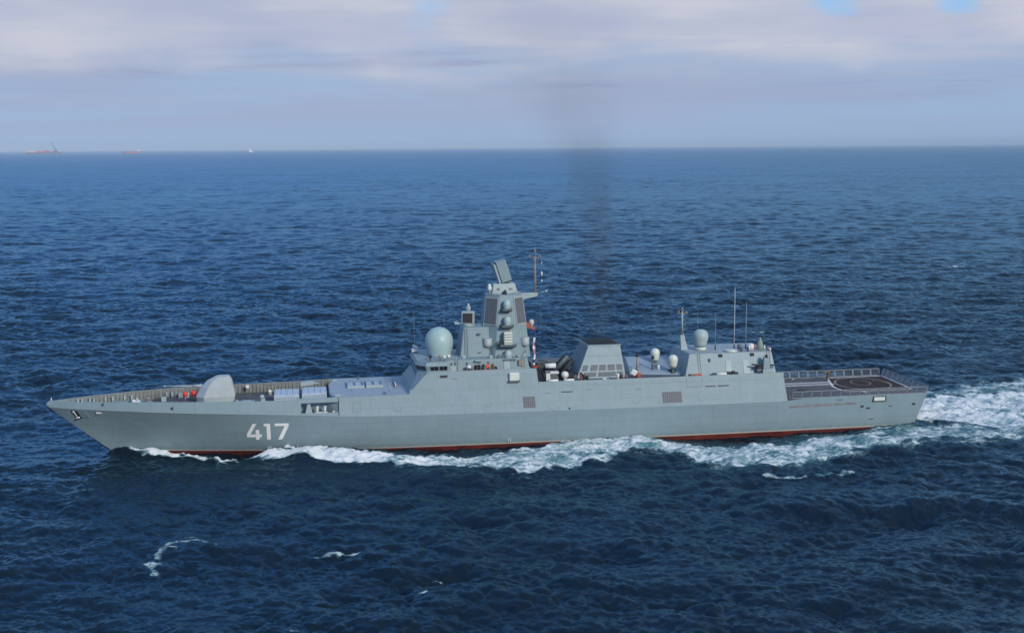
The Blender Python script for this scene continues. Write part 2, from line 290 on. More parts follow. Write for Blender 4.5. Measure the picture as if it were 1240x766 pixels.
def sea():
    # concentric ring mesh round a point near the ship, finer towards the middle ground
    ox, oy = -28., -184.; yaw = R(9.7)
    th = list(np.arange(-R(31), R(31), R(0.062)))
    t = th[-1]; st = R(0.062)
    while t < 2 * math.pi - R(31) - st:
        left = (t - R(31)); right = (2 * math.pi - R(31)) - t
        st = min(R(3), max(R(0.062), 0.25 * min(left, right) + R(0.062))); t += st
        if t < 2 * math.pi - R(31) - R(.03): th.append(t)
    th = np.array(th); nt = len(th)
    rr = [2., 20., 40., 60., 75., 85.]; r = 90.
    while r < 70000.:
        rr.append(r); r += 0.0018 * r * max(1.0, (r / 380.)) ** 0.75 if r < 8000 else 0.06 * r
    rr = np.array(rr); nr = len(rr)
    ang = math.pi / 2 - yaw - th
    Rr, A = np.meshgrid(rr, ang, indexing='ij')
    x = (ox + Rr * np.cos(A)).ravel(); y = (oy + Rr * np.sin(A)).ravel()
    drr = np.gradient(rr); dth = np.gradient(th)
    dth[0] = dth[-1] = R(.1)
    sp = np.maximum(drr[:, None] * np.ones(nt)[None], rr[:, None] * np.abs(dth)[None]).ravel()
    z = np.full(x.shape, 0.0); DX = np.zeros_like(z); DY = np.zeros_like(z); J = np.zeros_like(z); fields = []
    grp0 = (sample(tiles[0], x * 1.7 + 200, y * 1.7, .6)[0] * .7 + sample(tiles[0], x * .45 - 90, y * .8, 1.9)[0] * .7) / float(np.std(tiles[0][0][0])); CH = 0.85
    for tl, rt_, lam, am in zip(tiles, rots, (30., 11., 3.2), (1.05, .98, 1.0)):
        fade = np.clip(1.6 - sp * 3.0 / lam, 0, 1)
        h, dx, dy, j = sample(tl, x, y, rt_)
        if lam < 20:            # waves travel in groups: rougher and calmer patches
            ga = np.clip(1 + .22 * grp0, .4, 1.8); fade = fade * ga
        fade = fade * am; z += h * fade * AMP; DX += dx * fade * AMP; DY += dy * fade * AMP; J += j * fade * AMP
    s = tiles[2]
    nz = lambda q, ph: sample(s, x * q + ph, y * q - ph, 1.1)[0] / float(np.std(s[0][0]))
    near = (np.abs(x) < 260) & (np.abs(y) < 120)
    e1 = nz(0.55, 13.); e2 = nz(1.7, 47.)
    ay = -np.abs(y)                      # both sides of the ship carry the same wave
    yo = np.interp(x, OUT[:, 0], OUT[:, 1]) + e1 * .55; yi = np.interp(x, INN[:, 0], INN[:, 1]) + e2 * .25
    sdist = np.minimum(ay - yo, (yi - ay) * 1.5)
    foam = np.clip(sdist / 1.6 + 0.15 * e2, 0, 1) * np.interp(x, DEN[:, 0], DEN[:, 1], left=0, right=0)
    # older foam left drifting just inside and outside of the band
    halo = np.clip(1 - np.maximum(yo - ay, 0) / 3.0, 0, 1) * np.clip(1 - np.maximum(ay - yi, 0) / 8.0, 0, 1) * 0.40
    halo *= np.interp(x, [-58, -40, 10, 22, 30, 60, 120, 200], [0, .2, .5, .9, 1.05, 1.05, .7, .2])
    foam = np.maximum(foam, halo)
    # churned water behind the transom
    hw = np.interp(x, [65, 67.5, 72, 80, 90, 110, 200], [0, 6.5, 9.5, 13, 15.8, 16.5, 22])
    wk = np.clip((hw - np.abs(y + 0.4) + .5 * e1) / 1.5, 0, 1) * np.interp(x, [66, 68, 90, 130, 220], [0, .95, .78, .6, .3])
    wk = np.where((x > 66) & (y < 2), wk * np.interp(-y, [4, 7], [1.0, .95]), wk)
    foam = np.maximum(foam, wk); foam = np.where(near, foam, 0)
    aq = np.clip(foam * 1.1, 0, 1)
    yc = 0.5 * (np.interp(x, OUT[:, 0], OUT[:, 1]) + np.interp(x, INN[:, 0], INN[:, 1])); hwid = np.maximum(1.2, 0.55 * np.abs(np.interp(x, OUT[:, 0], OUT[:, 1]) - np.interp(x, INN[:, 0], INN[:, 1])))
    damp = 1 - 0.45 * np.exp(-((np.maximum(np.abs(y) - 9, 0)) / 7) ** 2) * (np.abs(x) < 75)
    z *= damp; DX *= damp; DY *= damp
    rid = np.interp(x, RID[:, 0], RID[:, 1], left=0, right=0) * np.exp(-((ay - yc) / hwid) ** 2)
    wl = np.interp(x, WLH[:, 0], WLH[:, 1], left=0, right=0) * np.exp(-(np.maximum(np.abs(y) - 8, 0) / 5.) ** 2)
    z += np.where(near, rid + wl, 0)
    z += np.where(near, 0.75 * np.exp(-((x - 76) / 9) ** 2 - (y / 8) ** 2) + .5 * np.exp(-((np.abs(y) - hw) / 2.2) ** 2) * ((x > 69) & (x < 140)), 0)
    lump = np.clip(foam, 0, 1) * (0.15 * e1 + 0.10 * e2)
    z += lump
    # breaking crests
    br = (J > 0.62) & near
    cap = 0 * np.clip((J - 2.1) / 0.4, 0, 1) * (np.abs(x) < 600) * (np.abs(y) < 500) * 0.8
    for pl, w in zip(CAPS, CAPW):
        d = np.full(x.shape, 1e9)
        for (ax_, ay_), (bx_, by_) in zip(pl[:-1], pl[1:]):
            vx, vy = bx_ - ax_, by_ - ay_; tt = np.clip(((x - ax_) * vx + (y - ay_) * vy) / (vx * vx + vy * vy), 0, 1)
            d = np.minimum(d, np.hypot(x - ax_ - tt * vx, y - ay_ - tt * vy))
        w2 = w * np.clip(1 + .5 * e1, .45, 2.0); q = np.clip(1 - d / (1.5 * w2) + 0.35 * e2 * (d < w2), 0, 1)
        cap = np.maximum(cap, q * .60); z += 0.35 * w * np.exp(-(d / (1.6 * w)) ** 2)
    foam = np.maximum(foam, cap)
    vx = (x + DX * CH).astype(np.float32); vy = (y + DY * CH).astype(np.float32); vz = (z + SEA).astype(np.float32)
    co = np.stack([vx, vy, vz], 1)
    i, j = np.meshgrid(np.arange(nr - 1), np.arange(nt), indexing='ij'); j2 = (j + 1) % nt
    q = np.stack([i * nt + j, (i + 1) * nt + j, (i + 1) * nt + j2, i * nt + j2], -1).reshape(-1, 4).astype(np.int32)
    me = bpy.data.meshes.new('sea_water'); nv, nf = len(co), len(q)
    me.vertices.add(nv); me.vertices.foreach_set('co', co.ravel()); me.loops.add(nf * 4); me.loops.foreach_set('vertex_index', q[:, ::-1].ravel())
    me.polygons.add(nf); me.polygons.foreach_set('loop_start', np.arange(nf, dtype=np.int32) * 4); 
    me.polygons.foreach_set('use_smooth', np.ones(nf, bool)); me.update(calc_edges=True)
    if me.polygons[nf // 2].normal.z < 0: me.flip_normals()
    at = me.attributes.new('foam', 'FLOAT', 'POINT'); at.data.foreach_set('value', foam.astype(np.float32))
    o = bpy.data.objects.new('sea_water', me); C.objects.link(o); o['kind'] = 'structure'
    print('sea', nv, nf, 'minz', vz.min(), 'maxz', vz.max(), 'J', np.percentile(J[near], [50, 99, 99.9]))
    return o

def sea_material():
    mt = bpy.data.materials.new('sea water'); mt.use_nodes = True; t = mt.node_tree
    n, M_, SS, MIX, L = NG(t); b = t.nodes['Principled BSDF']; out = t.nodes['Material Output']
    g = n('ShaderNodeNewGeometry'); P = g.outputs['Position']
    at = n('ShaderNodeAttribute', attribute_name='foam').outputs['Fac']
    sp = n('ShaderNodeSeparateXYZ', {0: P})
    # distance from the ship decides how much of the wave field is carried by slopes instead of mesh
    flat = n('ShaderNodeCombineXYZ', {0: sp.outputs[0], 1: M_('ADD', sp.outputs[1], 184.0)})
    dist = n('ShaderNodeVectorMath', {0: flat.outputs[0]}, operation='LENGTH').outputs['Value']
    far = SS(dist, 180., 1500.)
    def slopes(scale, sx, det, off):
        mp = n('ShaderNodeMapping', {'Vector': P, 'Rotation': (0, 0, R(12)), 'Location': (off, off, 0), 'Scale': (sx, 1, 0.0)})
        x = n('ShaderNodeTexNoise', {'Vector': mp.outputs[0], 'Scale': scale, 'Detail': det, 'Roughness': 0.6})
        return n('ShaderNodeVectorMath', {0: x.outputs['Color'], 1: (0.5, 0.5, 0.5)}, operation='SUBTRACT').outputs[0]
    def vs_(v, f):
        x = n('ShaderNodeVectorMath', {0: v}, operation='SCALE')
        if hasattr(f, 'is_output'): L.new(f, x.inputs['Scale'])
        else: x.inputs['Scale'].default_value = f
        return x.outputs[0]
    def va(a, b_): return n('ShaderNodeVectorMath', {0: a, 1: b_}, operation='ADD').outputs[0]
    gust = n('ShaderNodeTexNoise', {'Vector': n('ShaderNodeMapping', {'Vector': P, 'Scale': (0.006, 0.011, 0)}).outputs[0], 'Scale': 1.0, 'Detail': 4.0, 'Roughness': .6})
    gf = SS(gust.outputs[0], .3, .7, .6, 1.4)
    rip = vs_(slopes(1.7, .8, 5.0, 3.), M_('MULTIPLY', gf, 0.70))
    mid = vs_(slopes(0.13, .6, 7.0, 50.), M_('MULTIPLY', M_('MULTIPLY', far, gf), 1.3))
    big = vs_(slopes(0.018, .5, 3.0, 90.), M_('MULTIPLY', far, .30))
    sl = va(va(rip, mid), big)
    s3 = n('ShaderNodeSeparateXYZ', {0: sl}); s4 = n('ShaderNodeCombineXYZ', {0: s3.outputs[0], 1: s3.outputs[1]})
    nr = n('ShaderNodeVectorMath', {0: va(g.outputs['Normal'], s4.outputs[0])}, operation='NORMALIZE').outputs[0]
    # foam pattern
    wob = n('ShaderNodeTexNoise', {'Vector': P, 'Scale': .5, 'Detail': 4.0}).outputs['Color']
    pv = va(n('ShaderNodeMapping', {'Vector': P, 'Scale': (.5, 1.1, 0)}).outputs[0], vs_(wob, 2.6))
    fn = n('ShaderNodeTexNoise', {'Vector': pv, 'Scale': 1.1, 'Detail': 8.0, 'Roughness': .7}).outputs[0]
    fn2 = n('ShaderNodeTexNoise', {'Vector': P, 'Scale': .20, 'Detail': 4.0, 'Roughness': .6}).outputs[0]
    stk = n('ShaderNodeTexNoise', {'Vector': n('ShaderNodeMapping', {'Vector': pv, 'Scale': (.28, .8, 0)}).outputs[0], 'Scale': 1.0, 'Detail': 6.0, 'Roughness': .7}).outputs[0]
    def ridge(sc_, det):
        q = n('ShaderNodeTexNoise', {'Vector': pv, 'Scale': sc_, 'Detail': det, 'Roughness': .6}).outputs[0]
        return M_('SUBTRACT', 1.0, M_('MULTIPLY', M_('ABSOLUTE', M_('SUBTRACT', q, .5)), 5.5), clamp=True)
    rg = M_('ADD', M_('MULTIPLY', ridge(.42, 3.0), .30), M_('MULTIPLY', ridge(1.25, 4.0), .26))
    v = M_('ADD', M_('MULTIPLY', at, 1.15), rg)
    v = M_('ADD', v, M_('ADD', M_('MULTIPLY', M_('SUBTRACT', fn, .5), 1.1), M_('MULTIPLY', M_('SUBTRACT', fn2, .5), 1.2)))
    v = M_('SUBTRACT', M_('ADD', v, M_('MULTIPLY', M_('SUBTRACT', stk, .5), 1.2)), .82)
    fm = M_('MULTIPLY', SS(v, -0.05, 0.60), SS(at, 0.02, .22))
    # far whitecaps, one small fleck here and there
    wc = n('ShaderNodeTexNoise', {'Vector': n('ShaderNodeMapping', {'Vector': P, 'Scale': (.035, .05, 0)}).outputs[0], 'Scale': 1.0, 'Detail': 3.0, 'Roughness': .75}).outputs[0]
    wcf = M_('MULTIPLY', SS(wc, .725, .765), SS(dist, 240., 420.))
    fm = M_('MAXIMUM', fm, M_('MULTIPLY', wcf, .75))
    aq = SS(at, .25, 1.0)
    deep = MIX(SS(gust.outputs[0], .35, .65), (0.0040, 0.0092, 0.0145), (0.0060, 0.0135, 0.0235))
    wc2 = MIX(M_('MULTIPLY', aq, .85), deep, (0.09, 0.26, 0.28))
    t.nodes.remove(b)
    body = n('ShaderNodeBsdfDiffuse', {'Color': wc2, 'Normal': nr})
    refl = n('ShaderNodeBsdfAnisotropic', {'Color': (0.375, 0.725, 0.97, 1), 'Roughness': SS(dist, 150., 2500., .14, .34), 'Normal': nr}, distribution='MULTI_GGX')
    fres = n('ShaderNodeFresnel', {'IOR': 1.333, 'Normal': nr}).outputs[0]
    fac = M_('MINIMUM', M_('MULTIPLY', fres, 0.97), .60)         # steep little faces hide the most grazing ones
    water = n('ShaderNodeMixShader', {0: fac, 1: body.outputs[0], 2: refl.outputs[0]})
    fb = n('ShaderNodeBump', {'Height': M_('ADD', fn, M_('MULTIPLY', v, .35)), 'Strength': .9, 'Distance': .35})
    fc = MIX(SS(v, .1, .7), (0.36, 0.52, 0.54), (0.78, 0.81, 0.82))
    fd = n('ShaderNodeBsdfDiffuse', {'Color': fc, 'Roughness': .5, 'Normal': fb.outputs[0]})
    mx = n('ShaderNodeMixShader', {0: fm, 1: water.outputs[0], 2: fd.outputs[0]})
    L.new(mx.outputs[0], out.inputs[0])
    return mt
sea_o = sea(); sea_o.data.materials.append(sea_material())

# ------------------------------------------------------------------ the frigate
ship = empty('frigate', (0, 0, 0), label='long pale grey naval frigate numbered 417 steaming left through the sea', cat='warship')
P = ship
def stemx(z): return np.interp(z, [-4.5, SEA, 0, 3.8, 6.75, 7.6], [-52, -56.0, -56.6, -61.4, -64.9, -65.1])
def sternx(z): return np.interp(z, [-4.5, 0, 5.05], [63.5, 65.9, 67.5])
def kz(x): return np.interp(x, [-65, -52, -44, -36, -28, -22, -12, 10, 44.4, 45.5, 68], [6.75, 6.45, 6.2, 5.95, 5.55, 5.15, 4.92, 4.75, 4.7, 5.04, 5.04])
def kb(x): return np.interp(x, [-64.9, -63.5, -61, -58, -55, -52, -48, -44, -40, -36, -30, -24, -10, 50, 67.5], [0.12, .85, 1.95, 3.0, 4.0, 4.85, 5.8, 6.55, 7.1, 7.5, 7.85, 8.0, 8.05, 8.05, 7.9])
def wb(x): return np.interp(x, [-56.6, -52, -46, -40, -34, -26, -16, -4, 10, 30, 50, 66], [0.08, .95, 2.3, 3.6, 4.8, 6.0, 6.8, 7.1, 7.25, 7.4, 7.35, 7.1])
def lwb(x): return wb(x) * np.interp(x, [-52, 0, 66], [.35, .8, .85])
def topz(x): return np.interp(x, [-65, -62, -56, -50, -44, -36, -30, -24.4, -13], [7.55, 7.62, 7.74, 7.82, 7.80, 7.74, 7.76, 7.93, 7.95])
def wy(x, z):                                       # half breadth of the inward leaning upper side
    return kb(x) - (z - kz(x)) * 0.20
def hull():
    ts = np.concatenate([np.linspace(0, .12, 16)[:-1], np.linspace(.12, .5, 26)[:-1], np.linspace(.5, 1, 30)])
    rings = []; XK = []
    for t in ts:
        xk = stemx(6.6) + t * (sternx(5) - stemx(6.6)); z_k = float(kz(xk))
        row = []
        for s in (0, .25, .42, .55, .7, .85, 1.0):      # keel to knuckle
            if s <= .42: z = np.interp(s, [0, .25, .42], [-4.5, -2.6, SEA])
            else: z = np.interp(s, [.42, 1], [SEA, z_k])
            x = stemx(z) + t * (sternx(z) - stemx(z))
            xw = stemx(0) + t * (sternx(0) - stemx(0))
            b0 = float(wb(xw)); bk = float(kb(xk))
            if z < 0: b = np.interp(z, [-4.5, -2.6, 0], [float(lwb(xw)) * .45, float(lwb(xw)), b0])
            else:
                u = z / z_k; b = b0 + (bk - b0) * (u ** np.interp(t, [0, .3, .5], [1.15, 1.15, 1.0]))
            row.append((float(x), float(b), float(z)))
        ring = [(x, -b, z) for x, b, z in row] + [(x, b, z) for x, b, z in reversed(row)]
        rings.append(ring)
    return MB().loft(rings, smooth=True)
hull_o = hull().build('hull', hullm, P)
es = hull_o.modifiers.new('crease', 'EDGE_SPLIT'); es.split_angle = R(35)
# the upper strake: leans inward above the knuckle, with the mooring port cut out of the near side
def strake(side):
    b = MB(); xs = sorted(set([round(float(v), 3) for v in np.linspace(-64.8, -24.4, 60)] + [-28.9, -28.3, -23.6] + [-26., -25.2]))
    xs = [x for x in xs if x <= -23.5]
    def pt(x, z, inset=0): return (x if inset == 0 else max(x, -64.5 + .1 * inset), side * max(0.02, float(wy(x, z)) - inset), z)
    T = .18
    for a, c in zip(xs[:-1], xs[1:]):
        zs = lambda x: [float(kz(x)) - .01, 5.83 if x > -30.5 else float(kz(x)) + .3, 7.30 if x > -30.5 else float(topz(x)) - .4, float(topz(x))]
        za, zc = zs(a), zs(c)
        for k in range(3):
            if side < 0 and k == 1 and a >= -28.95 and c <= -23.55: continue
            for ins in (0, T):
                b.add([pt(a, za[k], ins), pt(c, zc[k], ins), pt(c, zc[k + 1], ins), pt(a, za[k + 1], ins)], [(0, 1, 2, 3)])
        b.add([pt(a, za[3], 0), pt(c, zc[3], 0), pt(c, zc[3], T), pt(a, za[3], T)], [(0, 1, 2, 3)])
    return b
st = strake(-1); st2 = strake(1)
st.v += []; b = MB(); b.add(st.v, st.f); b.add(st2.v, st2.f)
# sharp nose joining both sides
b.add([(-65.0, -.03, 6.7), (-65.0, .03, 6.7), (-64.6, .25, 6.72), (-64.6, -.25, 6.72), (-65.25, -.03, 7.2), (-65.25, .03, 7.2), (-64.3, .3, 7.2), (-64.3, -.3, 7.2), (-64.75, -.03, 7.62), (-64.75, .03, 7.62), (-64.2, .25, 7.62), (-64.2, -.25, 7.62)],
      [(0, 1, 5, 4), (1, 2, 6, 5), (2, 3, 7, 6), (3, 0, 4, 7), (4, 5, 9, 8), (5, 6, 10, 9), (6, 7, 11, 10), (7, 4, 8, 11), (8, 9, 10, 11), (3, 2, 1, 0)])
bul = b.build('bulwark', paint, P, fix=False)
MB().tube((-64.5, 0, 7.55), (-64.5, 0, 8.05), .09, .06).build('jackstaff_socket', whitem, bul)
# foredeck
xs = np.linspace(-64.0, -23.0, 40); b = MB()
dz_ = lambda x: float(topz(x)) - np.interp(x, [-64, -60, -50, -24], [.75, 1.15, 1.42, 1.5])
v = []
for x in xs:
    for s in (-1, 0, 1): v.append((float(x), -5.55 if (s < 0 and x > -29.8) else s * (float(wy(x, dz_(x))) - .06), dz_(x) + (.05 if s == 0 else 0)))
b.add(v, [q for i in range(len(xs) - 1) for q in ((i * 3, (i + 1) * 3, (i + 1) * 3 + 1, i * 3 + 1), (i * 3 + 1, (i + 1) * 3 + 1, (i + 1) * 3 + 2, i * 3 + 2))])
fore = b.build('foredeck', deckm, P)
# upright frames inside the bulwark, with the rail cap
for side in (-1, 1):
    b = MB()
    for x in np.arange(-62, -24.6, .55):
        if side < 0 and x > -29.8: continue
        z0 = dz_(x) + .01; z1 = float(topz(x)) - .03
        yb = float(wy(x, z0)) - .19; yt = float(wy(x, z1)) - .19
        b.loft([[(x - .04, side * (yb - .30), z0), (x + .04, side * (yb - .30), z0), (x + .04, side * yb, z0), (x - .04, side * yb, z0)],
                [(x - .04, side * (yt - .10), z1), (x + .04, side * (yt - .10), z1), (x + .04, side * yt, z1), (x - .04, side * yt, z1)]])
        xn = x + .55
        z0n = dz_(xn) + .01; z1n = float(topz(xn)) - .03
        if x < -25.1:
            b.add([(x, side * (yb - .012), z0), (xn, side * (float(wy(xn, z0n)) - .202), z0n), (xn, side * (float(wy(xn, z1n)) - .202), z1n), (x, side * (yt - .012), z1)], [(0, 1, 2, 3)])
    b.build('ribbed_bulwark_lining', ribm, P, fix=False)

def side_plate(x0, x1, z0, z1, mat, name, parent, t=.03, slant=0, side=-1):
    pts = [(x0, side * wy(x0, z0), z0), (x1, side * wy(x1, z0), z0), (x1 + slant, side * wy(x1, z1), z1), (x0 + slant, side * wy(x0, z1), z1)]
    return MB().poly(pts, (0, side * 1, .2), t).build(name, mat, parent)
# anchor pocket and anchor in the near bow
def hy(x, z):                                   # lower hull half breadth near the bow
    t = (x - stemx(z)) / (sternx(z) - stemx(z)); xk = stemx(6.6) + t * (sternx(5) - stemx(6.6)); xw = stemx(0) + t * (sternx(0) - stemx(0))
    u = max(0., z / float(kz(xk))); return float(wb(xw) + (kb(xk) - wb(xw)) * u ** np.interp(t, [0, .3, .5], [1.15, 1.15, 1]))
for side, lab in ((-1, None), (1, None)):
    pts = [(-61.7, 6.35), (-60.85, 6.35), (-60.15, 5.2), (-60.75, 4.95)]
    b = MB(); b.poly([(x, side * (hy(x, z) - .10), z) for x, z in pts], (0, side, -.3), .13)
    pk = b.build('anchor_pocket', blackm, hull_o)  # black plate on the plating paints the shade inside the recess
    b = MB(); f = [(-60.7, 6.62), (-59.75, 6.5), (-58.9, 5.3), (-60.1, 5.2)]
    b.poly([(x, side * (hy(x, z) - .05), z) for x, z in f], (-.2, side, 0), .14); b.build('pocket_lip', paint, hull_o)
    b = MB(); y0 = side * (hy(-61, 5.9) + .12)
    b.tube((-61.25, y0, 6.25), (-60.75, y0 - side * .12, 5.35), .07); b.tube((-60.95, y0 - side * .1, 5.2), (-60.4, y0 + side * .05, 5.35), .1); b.tube((-61.35, y0, 6.1), (-61.1, y0, 6.25), .14)
    b.build('anchor', whitem if side < 0 else midm, hull_o)
def disc(name, x, z, r, mat, side=-1, w=None, upper=True, parent=None):
    y = float(wy(x, z)) if upper else (float(hy(x, z)))
    c = Vector((x, side * (y - .05), z)); b = MB(); k = 14; w = w or r
    ring = lambda o, q: [(c.x + math.cos(2 * math.pi * i / k) * w * q, c.y + side * o - .2 * side * math.sin(2 * math.pi * i / k) * r * q * (1 if upper else 0), c.z + math.sin(2 * math.pi * i / k) * r * q) for i in range(k)]
    b.loft([ring(0, 1), ring(.09, 1), ring(.09, .78), ring(.06, .76)]); return b.build(name, mat, parent or bul)
for x, z in ((-56.8, 7.38), (-46.95, 6.95)):
    disc('fairlead', x, z, .22, darkm, w=.28); disc('fairlead', x, z, .22, darkm, 1, w=.28)
b = Bx(-57.9, -57.0, -hy(-57.4, 6.1) - .1, -hy(-57.4, 6.1) + .2, 6.05, 6.2); b.build('boarding_light', whitem, hull_o)

# hull number as cut out plates lying on the sloping plating
def on_hull(pts2, x0, z0, w, h, name, mat, parent, t=.02):
    pts = []
    b = MB()
    for poly in pts2:
        pp = []
        for u, v in poly:
            x = x0 + u * w; z = z0 + v * h; pp.append((x, -hy(x, z) - .012, z))
        b.poly(pp, (0, -1, 0), t)
    return b.build(name, mat, parent)
four = [[(.42, 1.0), (.68, 1.0), (.24, .34), (.0, .34)], [(.0, .16), (1.0, .16), (1.0, .335), (.0, .335)], [(.60, .0), (.84, .0), (.84, .155), (.60, .155)], [(.60, .34), (.84, .34), (.84, .62), (.60, .62)]]
one = [[(.32, 0), (.78, 0), (.78, 1), (.32, 1)], [(-.02, .84), (.315, .84), (.315, 1.0), (-.02, 1.0)]]
seven = [[(.0, .84), (1.0, .84), (1.0, 1.0), (.0, 1.0)], [(.20, .0), (.50, .0), (1.0, .835), (.70, .835)]]
for nm, sh, x0, w in (('numeral', four, -36.75, 2.15), ('numeral', one, -34.25, 1.15), ('numeral', seven, -32.72, 2.0)):
    on_hull(sh, x0, 1.78, w, 2.62, nm, numm, hull_o)
# ship's name in small raised letters on the quarter
def text_mesh(s, size, name, mat, parent, mw, ext=.01):
    cu = bpy.data.curves.new(name, 'FONT'); cu.body = s; cu.size = size; cu.extrude = ext; cu.space_character = 1.25
    o = bpy.data.objects.new(name, cu); C.objects.link(o); dg = bpy.context.evaluated_depsgraph_get(); me = bpy.data.meshes.new_from_object(o.evaluated_get(dg))
    bpy.data.objects.remove(o); me.materials.clear(); me.materials.append(mat)
    wdt = max(v.co.x for v in me.vertices)
    o = bpy.data.objects.new(name, me); C.objects.link(o); o.parent = parent; return o, wdt
wx = 44.8; ws = 'АДМИРАЛ ФЛОТА СОВЕТСКОГО СОЮЗА ГОРШКОВ'.split()
for wrd in ws:
    wl_ = len(wrd) * 10.9 / 38
    tx, wd = text_mesh(wrd, .42, 'name_lettering', letterm, hull_o, None)
    tx.matrix_world = Matrix.Translation((wx, -hy(wx + 1, 3.9) - .05, 3.62 + (wx - 44.8) * .012)) @ Matrix.Rotation(R(90), 4, 'X') @ Matrix.Diagonal((wl_ / wd, 1.05, 1, 1))
    wx += wl_ + 10.9 / 38
# quarter fittings
def quarter_box(x0, x1, z0, z1, mat, name, d=.06):
    y = -max(hy(x0, z1), hy(x1, z1)); return Bx(x0, x1, y - d, y + .12, z0, z1).build(name, mat, hull_o)
fr = quarter_box(58.45, 60.65, 4.02, 4.86, darkm, 'stern_light_box', .05)
y_ = -hy(59, 4.8); Bx(58.62, 60.42, y_ - .09, y_, 4.16, 4.74).build('lamp_panel', domem, hull_o)
for x, z, w in ((56.8, 3.33, .28), (65.4, 3.36, .28)): disc('mooring_hole', x, z, .19, blackm, upper=False, w=w, parent=hull_o)
for x0, x1, z0, z1 in ((57.5, 58.1, 2.9, 3.1), (61.3, 61.8, 3.1, 3.2), (58.1, 58.9, 1.15, 1.22)): quarter_box(x0, x1, z0, z1, darkm, 'overboard_outlet')
quarter_box(52.6, 53.4, 4.5, 4.62, midm, 'grab_rail')
# draught marks below the bridge
for x in (-29.6, 1.2, 1.5): Bx(x, x + .07, -hy(x, .7) - .03, -hy(x, .3) + .1, .1, .75).build('draught_mark', whitem, hull_o)
# mooring port interior
mp_ = Bx(-29.3, -23.3, -7.45, -5.6, 5.55, 5.70).build('mooring_platform', midm, P)
b = Bx(-29.4, -23.2, -5.62, -5.5, 5.5, 7.6); b.box(-29.45, -29.3, -7.5, -5.5, 5.5, 7.6)
b.add([(-23.62, -7.7, 5.6), (-23.62, -7.4, 7.45), (-25.6, -5.65, 7.45), (-25.4, -5.65, 5.6)], [(0, 1, 2, 3)])
b.build('recess_wall', paint, mp_)
for x in (-26.6, -25.5):
    bo = MB().tube((x, -7.0, 5.7), (x, -7.0, 6.55), .17).tube((x, -7.0, 6.5), (x, -7.0, 6.66), .27).build('bollard', whitem, mp_)
b = MB().box(-26.95, -25.15, -7.3, -6.7, 5.7, 5.8); b.build('bollard_base', whitem, mp_)
MB().loft([[(-28.3, -7.1, 5.7), (-27.3, -7.1, 5.7), (-27.3, -6.6, 5.7), (-28.3, -6.6, 5.7)], [(-28.0, -7.0, 7.0), (-27.6, -7.0, 7.0), (-27.6, -6.7, 7.0), (-28.0, -6.7, 7.0)]]).build('cable_reel', paint2, mp_)
MB().tube((-24.3, -7.1, 5.7), (-24.3, -7.1, 5.95), .15).tube((-23.9, -7.2, 5.7), (-23.9, -7.2, 5.95), .15).build('roller', whitem, mp_)

# gun turret, faceted shell with a long barrel pointing over the bow
gun = empty('gun_turret', (0, 0, 0)); gun.parent = P
def sym(pts): return pts
gz = 6.55
rings = []
# each ring: front to rear half outline (x, y) mirrored
def gring(z, o): return [(x, -y, z) for x, y in o] + [(x, y, z) for x, y in reversed(o)]
b = MB().loft([gring(gz + .15, [(-43.9, .6), (-42.9, 1.75), (-39.7, 1.85), (-38.65, 1.0)]), gring(gz + .95, [(-44.1, .55), (-42.9, 1.9), (-39.6, 1.95), (-38.45, 1.0)]),
               gring(gz + 1.35, [(-43.9, .5), (-42.7, 1.8), (-39.6, 1.9), (-38.5, .95)]), gring(gz + 2.3, [(-43.35, .45), (-42.3, 1.6), (-39.55, 1.7), (-38.7, .85)]), gring(gz + 3.2, [(-42.4, .42), (-41.6, 1.25), (-39.55, 1.35), (-38.9, .75)]),
               gring(gz + 3.85, [(-41.1, .35), (-40.7, .7), (-39.8, .8), (-39.3, .5)])])
b.build('turret_shell', turm, gun)
MB().loft([gring(gz - .05, [(-43.9, .7), (-42.9, 1.8), (-39.7, 1.9), (-38.5, 1.0)]), gring(gz + .152, [(-43.9, .7), (-42.9, 1.8), (-39.7, 1.9), (-38.5, 1.0)])]).build('turret_skirt', midm, gun)
MB().lathe((-41.3, 0, gz - .45), [(3.3, 0), (3.3, .30), (3.1, .42), (0.1, .42)], 40, False).build('turret_ring', paint2, gun)
MB().tube((-43.2, 0, 9.0), (-44.6, 0, 9.02), .24, .17).tube((-44.6, 0, 9.02), (-48.4, 0, 9.1), .12, .085).tube((-48.4, 0, 9.1), (-48.75, 0, 9.107), .12).build('gun_barrel', paint2, gun)
# breakwater shaped front step
MB().box(-38.3, -35.6, -2.6, -1.2, 6.25, 6.75).box(-37.4, -36.2, -2.9, -1.5, 6.75, 6.9).build('deck_hatch', paint2, fore)

# windlass, capstans, lockers on the foredeck
def cyl(name, x, y, z, r, h, mat, parent, k=14): return MB().lathe((x, y, z), [(r * 1.1, 0), (r * .8, h * .3), (r * .8, h * .7), (r, h * .8), (r, h), (.02, h)], k).build(name, mat, parent)
for x, y in ((-51.2, 1.5), (-50.6, -1.6)): cyl('capstan', x, y, dz_(x), .42, .85, brassm, fore)
MB().obox((-52.2, -.6, dz_(-52) + .55), (.9, 0, -.35), (0, .14, 0), (.05, 0, .12)).obox((-52.9, -.6, dz_(-52) + .75), (.2, 0, .0), (0, .5, 0), (0, 0, .12)).tube((-51.9, .6, dz_(-52)), (-52.7, .6, dz_(-52) + .95), .09).build('anchor_davit_frame', whitem, fore)
for x, y in ((-53.6, .6), (-53.4, -1.4), (-50.0, .4)): cyl('chain_stopper', x, y, dz_(x), .3, .5, darkm, fore)
for x, y in ((-55.9, -1.6), (-59.9, -.3)): MB().lathe((x, y, dz_(x)), [(.22, 0), (.2, .5), (.34, .62), (.3, .75), (.02, .8)], 12).build('ventilator', whitem, fore)
